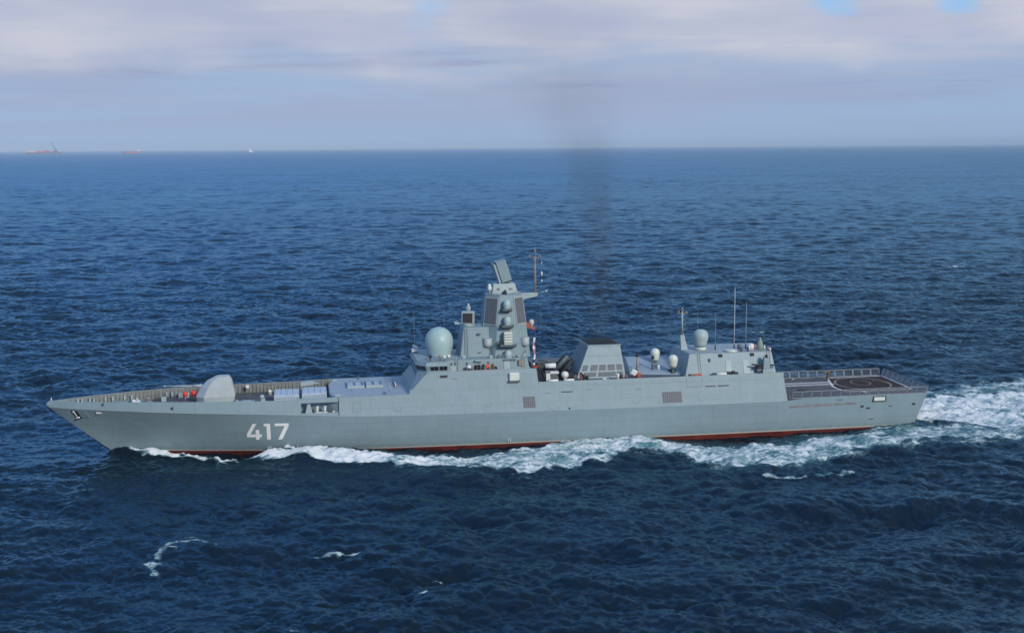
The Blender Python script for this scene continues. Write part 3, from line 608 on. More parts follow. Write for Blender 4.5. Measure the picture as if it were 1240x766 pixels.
for x, w in ((-60.8, .28), (-59.2, .28), (-56.9, .5), (-54.3, .5), (-48.5, .4)):
    yy = float(wy(x, 7.2)) - .5
    for d in (-1, 1): MB().tube((x + d * w, yy, dz_(x)), (x + d * w, yy, dz_(x) + .8), .15).tube((x + d * w, yy, dz_(x) + .75), (x + d * w, yy, dz_(x) + .88), .2).build('mooring_bitt', paint2, fore)
MB().tube((-53.6, 0, dz_(-53) + .12), (-60.6, -.5, dz_(-60) + .12), .1).tube((-53.3, 1, dz_(-53) + .12), (-60.6, .5, dz_(-60) + .12), .1).build('anchor_chain', rustm, fore)
for x, y in ((-49.0, 2.2), (-45.9, 4.7), (-46.8, 4.9)): Bx(x - .35, x + .35, y - .3, y + .3, dz_(x), dz_(x) + .7).build('deck_locker', whitem if x > -46 else paint2, fore, bevel=.05)
# missile silo blocks aft of the gun
for x0, x1, y0, y1 in ((-32.75, -29.15, -4.9, -.2), (-28.75, -25.15, -4.2, .6)):
    z0 = dz_(x0); z1 = 8.05
    s_ = Bx(x0, x1, y0, y1, z0, z1).build('missile_silo', silom, P, bevel=.06)
    b = MB()
    for r_ in range(2):
        for i in range(8):
            x = x0 + .3 + i * .41; zz = z0 + .5 + r_ * .75
            b.box(x, x + .22, y0 - .03, y0 + .05, zz, zz + .07)
    b.build('vent_grille', darkm, s_)
    b = MB()
    for i in range(4):
        for j in range(4): b.box(x0 + .18 + i * .85, x0 + .84 + i * .85, y0 + .2 + j * 1.12, y0 + 1.1 + j * 1.12, z1, z1 + .07)
    b.build('silo_lids', silom, s_)
MB().loft([[(-34.9, -3.2, 6.3), (-33.9, -3.2, 6.3), (-33.9, -2.6, 6.3), (-34.9, -2.6, 6.3)], [(-34.6, -3.1, 7.3), (-34.1, -3.1, 7.3), (-34.1, -2.7, 7.3), (-34.6, -2.7, 7.3)]]).lathe((-34.5, -2.9, 7.25), [(.2, 0), (.36, .2), (.3, .5), (.02, .65)], 12).build('covered_sight', paint2, fore)
for x in (-33.6, -32.7, -31.7): MB().lathe((x, 4.8, 6.25), [(.3, 0), (.3, .55), (.36, .6), (.02, .9)], 12).build('vent_cowl', whitem, fore)
MB().lathe((-27.9, 2.6, 6.3), [(.5, 0), (.45, 1.3), (.02, 1.4)], 14).obox((-27.9, 2.6, 8.3), (1.0, 0, .1), (0, .4, 0), (0, 0, .28)).tube((-28.8, 2.6, 8.45), (-26.2, 2.6, 8.2), .12).build('rocket_launcher', paint2, fore)
MB().tube((-37, 5.9, 7.2), (-37, 5.9, 7.7), .3).build('vent_cowl', whitem, fore)

# forward deckhouse with the silo hatches
def ringz(z, xy): return [(x, y, z) for x, y in xy]
def blk(z, g=0): return ringz(z, [(-24.2 , -float(wy(-24, z)) + g), (-13.0, -float(wy(-13, z)) + g), (-13.0, float(wy(-13, z))), (-23.3, float(wy(-23, z))), (-24.75, 3.2), (-24.75, -4.6)])
def xsec(x, z1, d=0): a = float(kz(x)) - .01; return [(x, -float(wy(x, a)) + d, a), (x, -float(wy(x, z1)) + d, z1), (x, float(wy(x, z1)) - d, z1), (x, float(wy(x, a)) - d, a)]
dh = MB().loft([xsec(x, 7.95) for x in (-23.5, -22, -20, -17, -13.2)])
dh.loft([ringz(7.36, [(-24.75, -4.6), (-24.2, -7.3), (-23.49, -7.4), (-23.49, 7.4), (-23.6, 7.3), (-24.75, 3.2)]), ringz(7.95, [(-24.75, -4.6), (-24.2, -7.25), (-23.49, -7.3), (-23.49, 7.3), (-23.6, 7.2), (-24.75, 3.2)])])
dh.loft([ringz(5.6, [(-24.75, -4.6), (-23.49, -5.5), (-23.49, 7.4), (-23.6, 7.3), (-24.75, 3.2)]), ringz(7.37, [(-24.75, -4.6), (-23.49, -5.5), (-23.49, 7.4), (-23.6, 7.3), (-24.75, 3.2)])])
dh = dh.build('forward_deckhouse', paint, P)
dkz = 7.95
MB().loft([ringz(dkz + .012, [(-24.1, -7.25), (-13.5, -7.3), (-13.5, 7.2), (-23.3, 7.2), (-24.6, 3.2), (-24.6, -4.5)]), ringz(dkz + .02, [(-24.1, -7.25), (-13.5, -7.3), (-13.5, 7.2), (-23.3, 7.2), (-24.6, 3.2), (-24.6, -4.5)])]).build('deckhouse_roof', material('sky tinted roof', (0.30, 0.37, 0.415), .6, .06, .6), dh)  # paler and bluer than the walls: sky light put into the roof colour
for x0 in (-21.9, -19.1):
    b = MB()
    for i in range(2):
        b.box(x0 + i * 1.15 + .06, x0 + i * 1.15 + 1.08, -.9, 3.0, dkz + .02, dkz + .10)
    hc = b.build('silo_hatch', silom, dh, bevel=.02)
    b = MB()
    for i in range(3): b.box(x0 + i * 1.15 - .07, x0 + i * 1.15 + .03, -.9, 3.3, dkz + .02, dkz + .42)
    b.box(x0 - .12, x0 + 2.4, -1.25, -.95, dkz + .02, dkz + .40)
    b.build('hatch_coaming', paint2, hc)
MB().box(-15.0, -14.75, -2.2, 3.4, dkz + .02, dkz + .25).build('deck_pipe', brassm, dh); MB().box(-14.95, -14.8, -1.6, .4, dkz + .25, dkz + .5).build('deck_rail', whitem, dh)
for x0, x1, y in ((-24.1, -23.4, 5.5), (-24.0, -23.2, -6.4), (-17.0, -16.6, -6.4), (-20.3, -19.9, 6.2)): Bx(x0, x1, y - .25, y + .25, dkz, dkz + .25).build('deck_box', paint2 if x0 < -23 else midm, dh)
MB().box(-21.5, -21.47, -7.25, 7.1, dkz + .02, dkz + .035).box(-16.0, -15.97, -7.25, 7.1, dkz + .02, dkz + .035).build('deck_seam', midm, dh)
# lifting pad outlines on the side
def side_line(pts, name, parent, mat=None, r=.03):
    b = MB()
    for (x0, z0), (x1, z1) in zip(pts[:-1], pts[1:]): b.tube((x0, -float(wy(x0, z0)) - .01, z0), (x1, -float(wy(x1, z1)) - .01, z1), r, k=4, smooth=False)
    return b.build(name, mat or midm, parent)
def arc(xc, zc, w, h): return [(xc + w * math.cos(a), zc + h * math.sin(a)) for a in np.linspace(math.pi, 2 * math.pi, 9)]
side_line(arc(-15.1, 6.3, .65, .65), 'pilot_ladder_mark', dh, r=.018)
side_line([(-21.6, 5.8), (-21.6, 7.1), (-20.4, 7.1), (-20.4, 5.8), (-21.6, 5.8)], 'side_door', dh, r=.015)

# main superstructure
def sup(z, y_extra=0): return ringz(z, [(-13.2, -float(wy(-13, z))), (44.55 - (z - 4.7) * .13 , -float(wy(44, z))), (44.55 - (z - 4.7) * .13, float(wy(44, z))), (-13.2, float(wy(-13, z)))])
b = MB().loft([xsec(x, 8.55) for x in (-13.2, -10, -5, 0, 10, 43.95)])
b.loft([xsec(43.95, 8.55), [(44.5, p[1], p[2]) if p[2] < 6 else (44.02, p[1], p[2]) for p in xsec(44.5, 8.55)]])
ss_ = b.build('superstructure', paint, P)
# side walls rising above the deck as a bulwark, between the bridge block and the hangar
b = MB()
for side in (-1, 1):
    for x0, x1, z0, z1 in ((5.9, 44.1, 8.55, 9.0),):
        a = side * wy(x0, z0); c_ = side * wy(x0, z1)
        b.loft([[(x0, a, z0), (x1, a, z0), (x1, a - side * .15, z0), (x0, a - side * .15, z0)], [(x0, c_, z1), (x1 - .05, c_, z1), (x1 - .05, c_ - side * .15, z1), (x0, c_ - side * .15, z1)]])
b.build('deck_coaming', paint, ss_)
Bx(6.0, 44.0, -7.0, 7.0, 8.56, 8.59).build('upper_deck', deckm, ss_)
side_plate(3.5, 5.3, 5.34, 6.95, panelm, 'intake_panel', ss_, slant=-.12); side_plate(24.8, 27.8, 5.2, 6.82, panelm, 'intake_panel', ss_, slant=-.15)
b = MB()
side_plate(9.25, 11.0, 7.36, 7.50, darkm, 'louvre', ss_); side_plate(31.5, 33.1, 7.33, 7.48, darkm, 'louvre', ss_); side_plate(33.45, 35.2, 7.33, 7.48, darkm, 'louvre', ss_)
side_plate(6.8, 7.6, 7.3, 7.38, midm, 'louvre', ss_); side_plate(20.6, 21.5, 7.35, 7.43, midm, 'louvre', ss_); side_plate(13.2, 14.0, 7.62, 7.68, midm, 'louvre', ss_)
side_line([(28.6, 8.9), (28.6, 7.4), (31, 7.4), (31, 8.9)], 'boat_bay_door', ss_, r=.02)
side_line(arc(8.2, 5.3, .7, .55), 'handrail_arc', ss_, r=.018); side_line(arc(20.6, 5.9, .6, .6), 'handrail_arc', ss_, r=.018); side_line(arc(30.9, 5.9, .6, .6), 'handrail_arc', ss_, r=.018); side_line(arc(-1.8, 6.2, .5, .5), 'handrail_arc', ss_, r=.018)
side_line([(-12.6, 8.6), (5.6, 8.45), (43.9, 8.0)], 'weld_seam', ss_, paint, r=.012)
for x in (-6, 2, 12.6, 18.5, 37): side_line([(x, 5.0), (x, 8.4)], 'weld_seam', ss_, paint, r=.010)
disc('scuttle', 10.38, 5.0, .13, blackm, parent=ss_)

# bridge block
bb = 8.0
br = MB().loft([[(-13.42, -7.40, 7.95), (-13.38, -7.42, 7.95), (5.95, -7.40, 7.95), (5.95, 7.40, 7.95), (-13.38, 7.42, 7.95), (-13.42, 7.40, 7.95)],
                [(-12.1, -4.9, 10.2), (-11.35, -6.98, 10.2), (5.72, -6.98, 10.2), (5.72, 6.98, 10.2), (-11.35, 6.98, 10.2), (-12.1, 4.9, 10.2)]]).build('bridge_block', paint, P)
# outer wing bulwark above the walkway
b = MB()
for side in (-1, 1):
    o0, o1 = (-11.35, 6.98, 10.2), (-10.5, 6.82, 11.0)
    b.loft([[(-12.1, side * 4.9, 10.2), (-11.35, side * 6.98, 10.2), (-11.25, side * 6.84, 10.2), (-11.98, side * 4.8, 10.2)], [(-11.8, side * 4.45, 11.0), (-10.4, side * 6.82, 11.0), (-10.3, side * 6.68, 11.0), (-11.68, side * 4.4, 11.0)]])
    b.build('wing_bulwark', paint, br); b = MB()
    b.loft([[(-11.35, side * 6.98, 10.2), (5.72, side * 6.98, 10.2), (5.72, side * 6.84, 10.2), (-11.25, side * 6.84, 10.2)], [(-10.4, side * 6.82, 11.0), (5.62, side * 6.82, 11.0), (5.62, side * 6.70, 11.0), (-10.3, side * 6.70, 11.0)]])
    b.build('wing_bulwark', paint, br); b = MB()
Bx(-10.9, 5.5, -6.8, 6.8, 10.2, 10.23).build('wing_deck', deckm, br)
# wheelhouse: octagonal plan, windows leaning outwards, roof deck with radome
wh = MB().loft([ringz(10.23, [(-11.9, -4.35), (-10.6, -6.35), (-7.5, -6.35), (-7.5, 6.35), (-10.6, 6.35), (-11.9, 4.35)]),
                ringz(11.1, [(-11.9, -4.35), (-10.6, -6.35), (-7.5, -6.35), (-7.5, 6.35), (-10.6, 6.35), (-11.9, 4.35)]),
                ringz(11.8, [(-12.15, -4.5), (-10.75, -6.6), (-7.5, -6.6), (-7.5, 6.6), (-10.75, 6.6), (-12.15, 4.5)]),
                ringz(12.35, [(-11.85, -4.4), (-10.6, -6.3), (-7.5, -6.3), (-7.5, 6.3), (-10.6, 6.3), (-11.85, 4.4)])]).build('wheelhouse', paint, P)
def quad_on(p0, p1, q0, q1, u0, u1, v0, v1, out, name, mat, parent, t=.05, off=.012):
    p0, p1, q0, q1 = map(Vector, (p0, p1, q0, q1))      # bottom left/right, top left/right
    f = lambda u, v: (p0.lerp(p1, u)).lerp(q0.lerp(q1, u), v) + Vector(out) * off
    return MB().poly([f(u0, v0), f(u1, v0), f(u1, v1), f(u0, v1)], out, t).build(name, mat, parent)
for side in (-1, 1):
    A0, A1, B0, B1 = (-11.9, side * 4.35, 11.1), (-10.6, side * 6.35, 11.1), (-12.15, side * 4.5, 11.8), (-10.75, side * 6.6, 11.8)
    for u in (.08, .55): quad_on(A0, A1, B0, B1, u, u + .34, .08, .92, (-.8, side * .6, 0), 'window', glassm, wh)
    A0, A1, B0, B1 = (-10.6, side * 6.35, 11.1), (-7.5, side * 6.35, 11.1), (-10.75, side * 6.6, 11.8), (-7.5, side * 6.6, 11.8)
    for u, w in ((.2, .16), (.385, .16), (.62, .16), (.805, .16)): quad_on(A0, A1, B0, B1, u, u + w, .1, .92, (0, side, 0), 'window', glassm, wh)
A0, A1, B0, B1 = (-11.9, 4.35, 11.1), (-11.9, -4.35, 11.1), (-12.15, 4.5, 11.8), (-12.15, -4.5, 11.8)
for i in range(7): quad_on(A0, A1, B0, B1, .03 + i * .137, .03 + i * .137 + .11, .08, .92, (-1, 0, 0), 'window', glassm, wh)
side_plate(-8.8, -7.7, 10.12, 10.5, darkm, 'scupper_grille', br, slant=.1); side_plate(-7.0, -6.2, 9.9, 9.97, midm, 'scupper_grille', br)
# upper works behind the wheelhouse, carrying the tower
uw = MB().loft([ringz(10.23, [(-7.45, -5.3), (5.0, -5.3), (5.0, 5.3), (-7.45, 5.3)]), ringz(12.35, [(-7.45, -5.0), (4.6, -5.0), (4.6, 5.0), (-7.45, 5.0)])]).build('upper_works', paint, P, bevel=.04)
for x in (-6.9, -6.4, -4.6, -1.4): Bx(x, x + .22, -5.3, -5.0, 11.6, 11.95).build('wall_fitting', midm, uw)
MB().tube((-2.6, -6.75, 11.05), (4.0, -6.75, 11.05), .04).build('bulwark_rail', paint2, br)
Bx(-5.3, .2, -6.84, -6.66, 11.0, 11.06).build('teak_rail', brassm, br)
MB().lathe((-4.35, -6.1, 10.23), [(.14, 0), (.14, .8), (.34, .95), (.34, 1.35), (.1, 1.5)], 12).build('signal_projector', whitem, br)
MB().lathe((-4.35, -6.45, 11.2), [(.12, -.14), (.2, 0), (.12, .14)], 12).build('projector_lens', darkm, br)
MB().obox((-2.8, -5.3, 12.2), (.55, 0, 0), (0, .35, 0), (0, 0, .07)).tube((-2.8, -5.1, 12.1), (-2.8, -5.1, 11.7), .2, .1).build('lamp_bracket', paint2, uw)
# big radome
rd = MB().lathe((-8.1, -.2, 11.7), [(1.2, 0), (1.62, .05), (1.72, .5), (1.92, 1.3), (2.10, 2.1), (2.16, 2.7), (2.08, 3.3), (1.85, 3.9), (1.45, 4.4), (.95, 4.75), (.45, 4.92), (.02, 4.97)], 40).build('search_radome', radm, P)
MB().lathe((-8.1, -.2, 12.35), [(2.05, 0), (2.05, .12), (1.6, .13), (1.6, .0)], 32).build('radome_collar', paint, rd)
# roof clutter: rails, small searchlights, whip aerials
for x, y in ((-9.9, -4.7), (-8.5, -5.0), (-7.9, -5.4), (-7.2, -4.9)):
    MB().lathe((x, y, 12.35), [(.1, 0), (.1, .35), (.26, .4), (.26, .75), (.05, .85)], 10).build('roof_lamp', random.choice((whitem, brassm, darkm, domem)), wh)
mg = MB().lathe((-11.4, 3.5, 12.35), [(.4, 0), (.3, .7), (.2, 1.0)], 12).build('navigation_radar', whitem, wh)
MB().obox((-11.4, 3.5, 13.2), (.25, -1.1, 0), (.12, .05, 0), (0, 0, .12)).obox((-11.5, 2.9, 12.75), (.5, 0, 0), (0, .5, 0), (0, 0, .2)).build('scanner_bar', whitem, mg)
def rail(pts, name, parent, mat=None, h=1.0, step=1.2, rr=.022, rows=3):
    b = MB()
    for p, q in zip(pts[:-1], pts[1:]):
        p, q = Vector(p), Vector(q); k = max(1, round((q - p).length / step))
        for i in range(k + 1):
            c_ = p.lerp(q, i / k); b.tube(c_, c_ + Vector((0, 0, h)), rr, k=4, smooth=False)
        for r_ in range(1, rows + 1): b.tube(p + Vector((0, 0, h * r_ / rows)), q + Vector((0, 0, h * r_ / rows)), rr * .8, k=4, smooth=False)
    return b.build(name, mat or netm, parent)
rail([(-11.6, -4.3, 12.35), (-10.5, -6.1, 12.35), (-7.6, -6.1, 12.35)], 'roof_rail', wh, h=.6, step=.7)
rail([(-11.6, 4.3, 12.35), (-10.5, 6.1, 12.35), (-7.6, 6.1, 12.35)], 'roof_rail', wh, h=.8, step=.8)
def whip(x, y, z0, z1, r=.035, mat=None):
    w = MB().tube((x, y, z0), (x, y, z1), r, r * .45, k=6).build('whip_antenna', mat or whitem, P)
    MB().tube((x, y, z0 - .1), (x, y, z0 + .6), .10, k=8).build('antenna_base', darkm, w); return w
whip(-11.6, 2.6, 12.4, 18.8, .018, paint2); whip(-6.9, 3.2, 12.4, 19.0, .018, paint2)

# fore mast house with the square director on top
fh = MB().loft([ringz(12.35, [(-5.2, -3.0), (-.8, -3.0), (-.8, 3.0), (-5.2, 3.0)]), ringz(16.75, [(-4.6, -2.4), (-.8, -2.4), (-.8, 2.4), (-4.6, 2.4)])]).build('mast_house', paint, P, bevel=.04)
for x, z in ((-2.6, 15.7), (-2.6, 12.9)): Bx(x, x + .5, -3.0, -2.35, z, z + .16).build('side_vent', midm, fh)
for x in (-2.2, -1.9, -1.5, -1.2): MB().tube((x, -1.8, 16.7), (x, -1.8, 17.2), .05).build('stub_aerial', paint2, fh)
dr = MB().lathe((-3.65, -.6, 16.7), [(.95, 0), (.95, .45), (.6, .6)], 20).build('radar_director', paint2, P)
MB().obox((-3.75, -1.0, 18.1), (.95, -.25, 0), (.15, .6, 0), (0, -.1, .95)).build('director_housing', paint2, dr, bevel=.18)
MB().obox((-3.88, -1.65, 18.1), (.70, -.19, 0), (.02, .07, 0), (0, -.08, .72)).build('director_face', material('director face', (.05, .042, .045), .6), dr, bevel=.12)
MB().lathe((-3.6, -.5, 19.0), [(.36, 0), (.36, .6), (.2, .75), (.2, 1.1), (.02, 1.15)], 14).build('director_camera', paint2, dr)

# octagonal tower
def octa(z, w, a, cx=1.8): return [(cx - a, -w, z), (cx + a, -w, z), (cx + w, -a, z), (cx + w, a, z), (cx + a, w, z), (cx - a, w, z), (cx - w, a, z), (cx - w, -a, z)]
tw = MB().loft([octa(12.0, 3.85, 1.95), octa(21.55, 2.75, .95)]).build('mast_tower', paint, P, bevel=.03)
def tpt(z): u = (z - 12) / 9.55; return 3.85 + u * (2.75 - 3.85), 1.95 + u * (.95 - 1.95)
cxm = 1.8
for sx_, sy_ in ((-1, -1), (1, -1), (-1, 1), (1, 1)):
    w0, a0 = tpt(17.0); w1, a1 = tpt(21.2)
    p0, p1 = (cxm + sx_ * w0, sy_ * a0, 17.0), (cxm + sx_ * a0, sy_ * w0, 17.0); q0, q1 = (cxm + sx_ * w1, sy_ * a1, 21.2), (cxm + sx_ * a1, sy_ * w1, 21.2)
    fr = quad_on(p0, p1, q0, q1, .03, .97, .0, 1.0, (sx_ * .7, sy_ * .7, .1), 'panel_frame', paint2, tw, t=.12, off=.0)
    quad_on(p0, p1, q0, q1, .10, .90, .05, .95, (sx_ * .7, sy_ * .7, .1), 'radar_panel', panelm, tw, t=.16, off=.0)
Bx(.9, 2.7, -2.72, -2.6, 20.9, 21.4).build('tower_coaming', paint2, tw)
# stacked balconies on the corner facing the camera, each with its sensor
def balcony(z, w, kind, side=-1, cx=None):
    yy = tpt(z)[0]; cx = cx or cxm
    o = MB().loft([ringz(z - .28, [(cx - w * .35, side * (yy - .2)), (cx + w * .35, side * (yy - .2)), (cx + w * .3, side * (yy + .7)), (cx - w * .3, side * (yy + .7))]),
                   ringz(z, [(cx - w * .5, side * (yy - .2)), (cx + w * .5, side * (yy - .2)), (cx + w * .42, side * (yy + 1.25)), (cx - w * .42, side * (yy + 1.25))])]).build('balcony', midm, tw)
    rr = MB()
    pr = [(cx - w * .5, side * yy, z), (cx - w * .42, side * (yy + 1.2), z), (cx + w * .42, side * (yy + 1.2), z), (cx + w * .5, side * yy, z)]
    for p, q in zip(pr[:-1], pr[1:]):
        p, q = Vector(p), Vector(q)
        rr.poly([p, q, q + Vector((0, 0, .32)), p + Vector((0, 0, .32))], (0, -side, 0), .03)
    rr.build('balcony', midm, tw)
    c_ = (cx, side * (yy + .55), z)
    if kind == 'dome': MB().lathe(c_, [(.5, 0), (.52, .2), (.46, .3), (.56, .55), (.58, .95), (.5, 1.3), (.3, 1.55), (.02, 1.62)], 18).build('sensor_dome', radm, tw)
    if kind == 'box':
        MB().box(c_[0] - .62, c_[0] + .62, c_[1] - .45, c_[1] + .45, z + .25, z + 2.15).build('jammer_box', domem, tw, bevel=.08)
        b = MB()
        for i in range(4): b.box(c_[0] - .55, c_[0] + .55, c_[1] + side * .46, c_[1] + side * .50, z + .5 + i * .42, z + .58 + i * .42)
        b.build('jammer_box', midm, tw)
    return o
for sd_ in (-1, 1):
    balcony(19.35, 1.7, 'dome', sd_); balcony(16.9, 2.1, 'dome', sd_); balcony(14.05, 2.9, 'box', sd_); balcony(11.9, 2.4, 'dome', sd_)
MB().box(.5, .95, -4.6, -4.2, 14.1, 15.0).build('optical_sight', darkm, tw); MB().tube((-.1, -4.5, 14.4), (.4, -4.5, 14.6), .12).build('optical_sight', midm, tw)
MB().box(3.2, 3.8, -5.5, -5.0, 11.3, 12.1).build('junction_box', brassm, uw)
# ledge box hanging on the side wall
lb = MB().box(1.45, 2.95, -7.55, -6.75, 9.35, 10.55).build('side_sponson', domem, br, bevel=.15)
MB().box(1.35, 3.05, -7.7, -6.72, 9.22, 9.4).build('sponson_tray', midm, br)
# rails, ladders, pipes and boxes on the upper works
rail([(-7.3, -4.9, 12.35), (-5.4, -4.9, 12.35)], 'guard_rail', uw, paint2, h=.55, step=.6, rr=.03, rows=2); rail([(-.2, -4.9, 12.35), (4.4, -4.9, 12.35)], 'guard_rail', uw, paint2, h=.55, step=.6, rr=.03, rows=2)
def ladder(x, y0, z0, y1, z1, name, parent, mat=None, w=.2):
    b = MB(); p, q = Vector((x, y0, z0)), Vector((x, y1, z1))
    for d in (-w, w): b.tube(p + Vector((d, 0, 0)), q + Vector((d, 0, 0)), .03, k=4, smooth=False)
    k = int((z1 - z0) / .3)
    for i in range(k): c_ = p.lerp(q, (i + .5) / k); b.tube(c_ - Vector((w, 0, 0)), c_ + Vector((w, 0, 0)), .022, k=4, smooth=False)
    return b.build(name, mat or midm, parent)
ladder(-4.3, -3.05, 12.4, -2.48, 16.7, 'wall_ladder', fh); ladder(3.9, -5.35, 10.25, -5.05, 12.35, 'wall_ladder', uw); ladder(-6.1, -5.35, 10.25, -5.05, 12.35, 'wall_ladder', uw)
ladder(42.9, -5.0, 8.9, -4.2, 11.85, 'wall_ladder', None) if 0 else None
for x, z0, z1 in ((-.4, 12.4, 13.6), (4.6, 12.4, 13.2)): MB().tube((x, -3.6, z0), (x, -3.3, z1), .07).build('cable_pipe', midm, tw)
for x, w in ((1.0, .9), (-7.0, .8)): quad_on((x, -5.31, 10.3), (x + w, -5.31, 10.3), (x, -5.04, 12.2), (x + w, -5.04, 12.2), 0, 1, .02, .85, (0, -1, .1), 'weather_door', paint2, uw, t=.05)
for x, y, z in ((-5.0, -3.7, 12.35), (-1.0, -4.2, 12.35), (.2, -4.3, 12.35), (3.2, -4.3, 12.35), (4.2, -3.4, 12.35)): Bx(x, x + .45, y - .3, y, z, z + .45).build('equipment_box', random.choice((paint2, midm)), uw)
# drums on the diagonal faces
for sx_, sy_ in ((-1, -1), (1, -1), (-1, 1), (1, 1)):
    w, a = tpt(14.4); c_ = Vector((cxm + sx_ * (w + a) / 2, sy_ * (w + a) / 2, 0)); o_ = Vector((sx_ * .7, sy_ * .7, 0)) * .3
    MB().lathe((c_.x + o_.x, c_.y + o_.y, 13.75), [(.3, 0), (.58, .18), (.64, .4), (.64, 1.35), (.02, 1.36)], 20).build('sensor_drum', turm, tw)
# tower head
th = MB().loft([ringz(21.55, [(-.1, -1.5), (3.9, -1.5), (3.9, 1.5), (-.1, 1.5)]), ringz(23.1, [(.2, -1.15), (3.4, -1.15), (3.4, 1.15), (.2, 1.15)])]).build('tower_head', domem if 0 else paint2, P, bevel=.04)
for x in (.7, 2.6): Bx(x, x + .4, -1.5, -1.2, 22.2, 22.45).build('head_fitting', brassm, th)
MB().lathe((1.8, -1.9, 21.55), [(.3, 0), (.3, .3), (.2, .55), (.02, .7)], 12).build('head_sight', darkm, th)
MB().lathe((-.4, -.9, 21.55), [(.12, 0), (.12, .5), (.34, .6), (.36, .95), (.25, 1.2), (.2, 1.5), (.02, 1.55)], 14).build('mast_dome', domem, th)
rail([(-.6, -1.8, 21.55), (.9, -2.5, 21.55)], 'head_rail', th, h=.5, step=.4); rail([(2.8, -2.5, 21.55), (4.3, -1.5, 21.55)], 'head_rail', th, h=.5, step=.4)
# tilted rotating search radar
ax = Vector((-.32, 0, 1)).normalized(); pz = Vector((ax.z, 0, -ax.x))     # long axis leans forward
c0 = Vector((1.75, 0, 24.95))
ra = MB().tube((1.8, 0, 23.0), (1.8, 0, 23.9), .55, .4, k=14).build('search_radar', darkm, P)
MB().obox(c0, pz * .78, Vector((0, 1.3, 0)), ax * 1.62).build('array_face', paint, ra, bevel=.06)
MB().obox(c0 - pz * 1.02 + Vector((.0, 0, -.1)), pz * .16, Vector((0, 1.25, 0)), ax * 1.5).build('array_face', paint2, ra, bevel=.04)
b = MB()
for i in range(6):
    q = c0 - pz * .82 + ax * (-1.35 + i * .48)
    b.obox(q + Vector((0, -.95 - .08 * (i % 2), 0)), pz * .1, Vector((0, .22, 0)), ax * .13)
b.obox(c0 - pz * .82, pz * .08, Vector((0, 1.15, 0)), ax * 1.45)
b.build('feed_horns', darkm, ra)
MB().obox(c0 + pz * .78 + ax * .2, pz * .12, Vector((0, .5, 0)), ax * .45).build('array_counterweight', paint2, ra)
MB().obox(c0 - ax * 1.72 + pz * .1, pz * .55, Vector((0, .7, 0)), ax * .12).build('array_cradle', darkm, ra)
# yard arm and pole mast abaft the tower head
ya = MB().loft([[(4.0, -.3, 20.35), (4.0, .3, 20.35), (4.0, .3, 21.45), (4.0, -.3, 21.45)], [(7.1, -.15, 20.95), (7.1, .15, 20.95), (7.1, .15, 21.5), (7.1, -.15, 21.5)]]).build('yard_arm', paint2, P)
pm = MB().tube((6.75, 0, 21.2), (6.75, 0, 27.0), .17, .11, k=8)
pm.tube((6.75, 0, 27.0), (6.75, 0, 28.4), .07, .05); pm.build('pole_mast', brassm, ya)
b = MB().tube((5.95, 0, 26.8), (7.5, 0, 26.8), .07).tube((6.75, -.9, 26.2), (6.75, .9, 26.2), .06).tube((5.95, 0, 26.8), (5.95, 0, 27.2), .12).tube((7.5, 0, 26.8), (7.5, 0, 27.2), .12).tube((6.5, 0, 27.8), (7.0, 0, 27.8), .06)
b.build('crosstree', brassm, ya)
for z in np.arange(21.8, 26.6, .55): MB().tube((6.50, -.1, z), (7.0, -.1, z), .025, k=4).build('mast_rung', netm, ya)
MB().tube((7.1, 0, 21.3), (8.5, 0, 21.7), .05).build('signal_spar', paint2, ya)
MB().lathe((8.5, 0, 21.6), [(.05, -.1), (.15, 0), (.15, .15), (.02, .2)], 8).build('mast_lamp', whitem, ya)
hl = MB().tube((7.75, -.2, 26.8), (7.75, -.2, 21.6), .012, k=4).build('halyard', netm, ya)
for z, h, r in ((25.9, .25, .08), (24.0, .75, .13), (23.1, .35, .1)): MB().lathe((7.75, -.2, z), [(.02, 0), (r, h * .2), (r, h * .8), (.02, h)], 8).build('halyard_lantern', whitem, hl)
MB().tube((7.75, -.2, 21.6), (6.9, -1.6, 11.2), .010, k=4).build('stay_line', netm, ya)
lo = MB().loft([[(4.5, -.25, 16.5), (4.5, .25, 16.5), (4.5, .25, 17.6), (4.5, -.25, 17.6)], [(6.7, -.12, 15.75), (6.7, .12, 15.75), (6.7, .12, 16.15), (6.7, -.12, 16.15)]]).build('lower_yard', rustm, P)
MB().lathe((6.15, 0, 16.2), [(.25, 0), (.25, .35), (.42, .5), (.42, .85), (.25, 1.15), (.02, 1.2)], 16).build('lower_dome', material('pink cream dome', (.62, .52, .48), .5), lo)

# waist: boats, launcher, life raft canisters in front of the funnel
b = MB().box(7.2, 9.2, -5.6, -3.6, 8.59, 9.5).box(7.45, 7.95, -5.8, -5.5, 9.0, 10.4).box(8.1, 9.0, -5.4, -4.2, 9.5, 9.9)
wp = b.build('winch_platform', midm, P)
MB().box(7.3, 7.9, -5.9, -5.5, 8.7, 10.0).build('winch_cabinet', domem, wp); MB().box(7.4, 9.3, -5.5, -4.5, 9.85, 10.1).build('winch_shelf', whitem, wp)
MB().tube((7.4, -4.5, 10.9), (9.0, -4.5, 10.9), .38).build('raft_canister', whitem, wp)
MB().tube((7.5, -4.6, 10.3), (7.5, -4.6, 10.9), .06).tube((8.9, -4.6, 10.3), (8.9, -4.6, 10.9), .06).tube((7.2, -4.0, 9.8), (7.5, -4, 11.2), .05).tube((8.9, -4, 9.8), (8.9, -4, 11.2), .05).build('canister_cradle', darkm, wp)
for x, ln in ((8.2, 1.5), (10.6, 1.55)): MB().tube((x - ln / 2, -6.6, 8.95), (x + ln / 2, -6.6, 8.95), .26).build('life_raft', whitem, ss_)
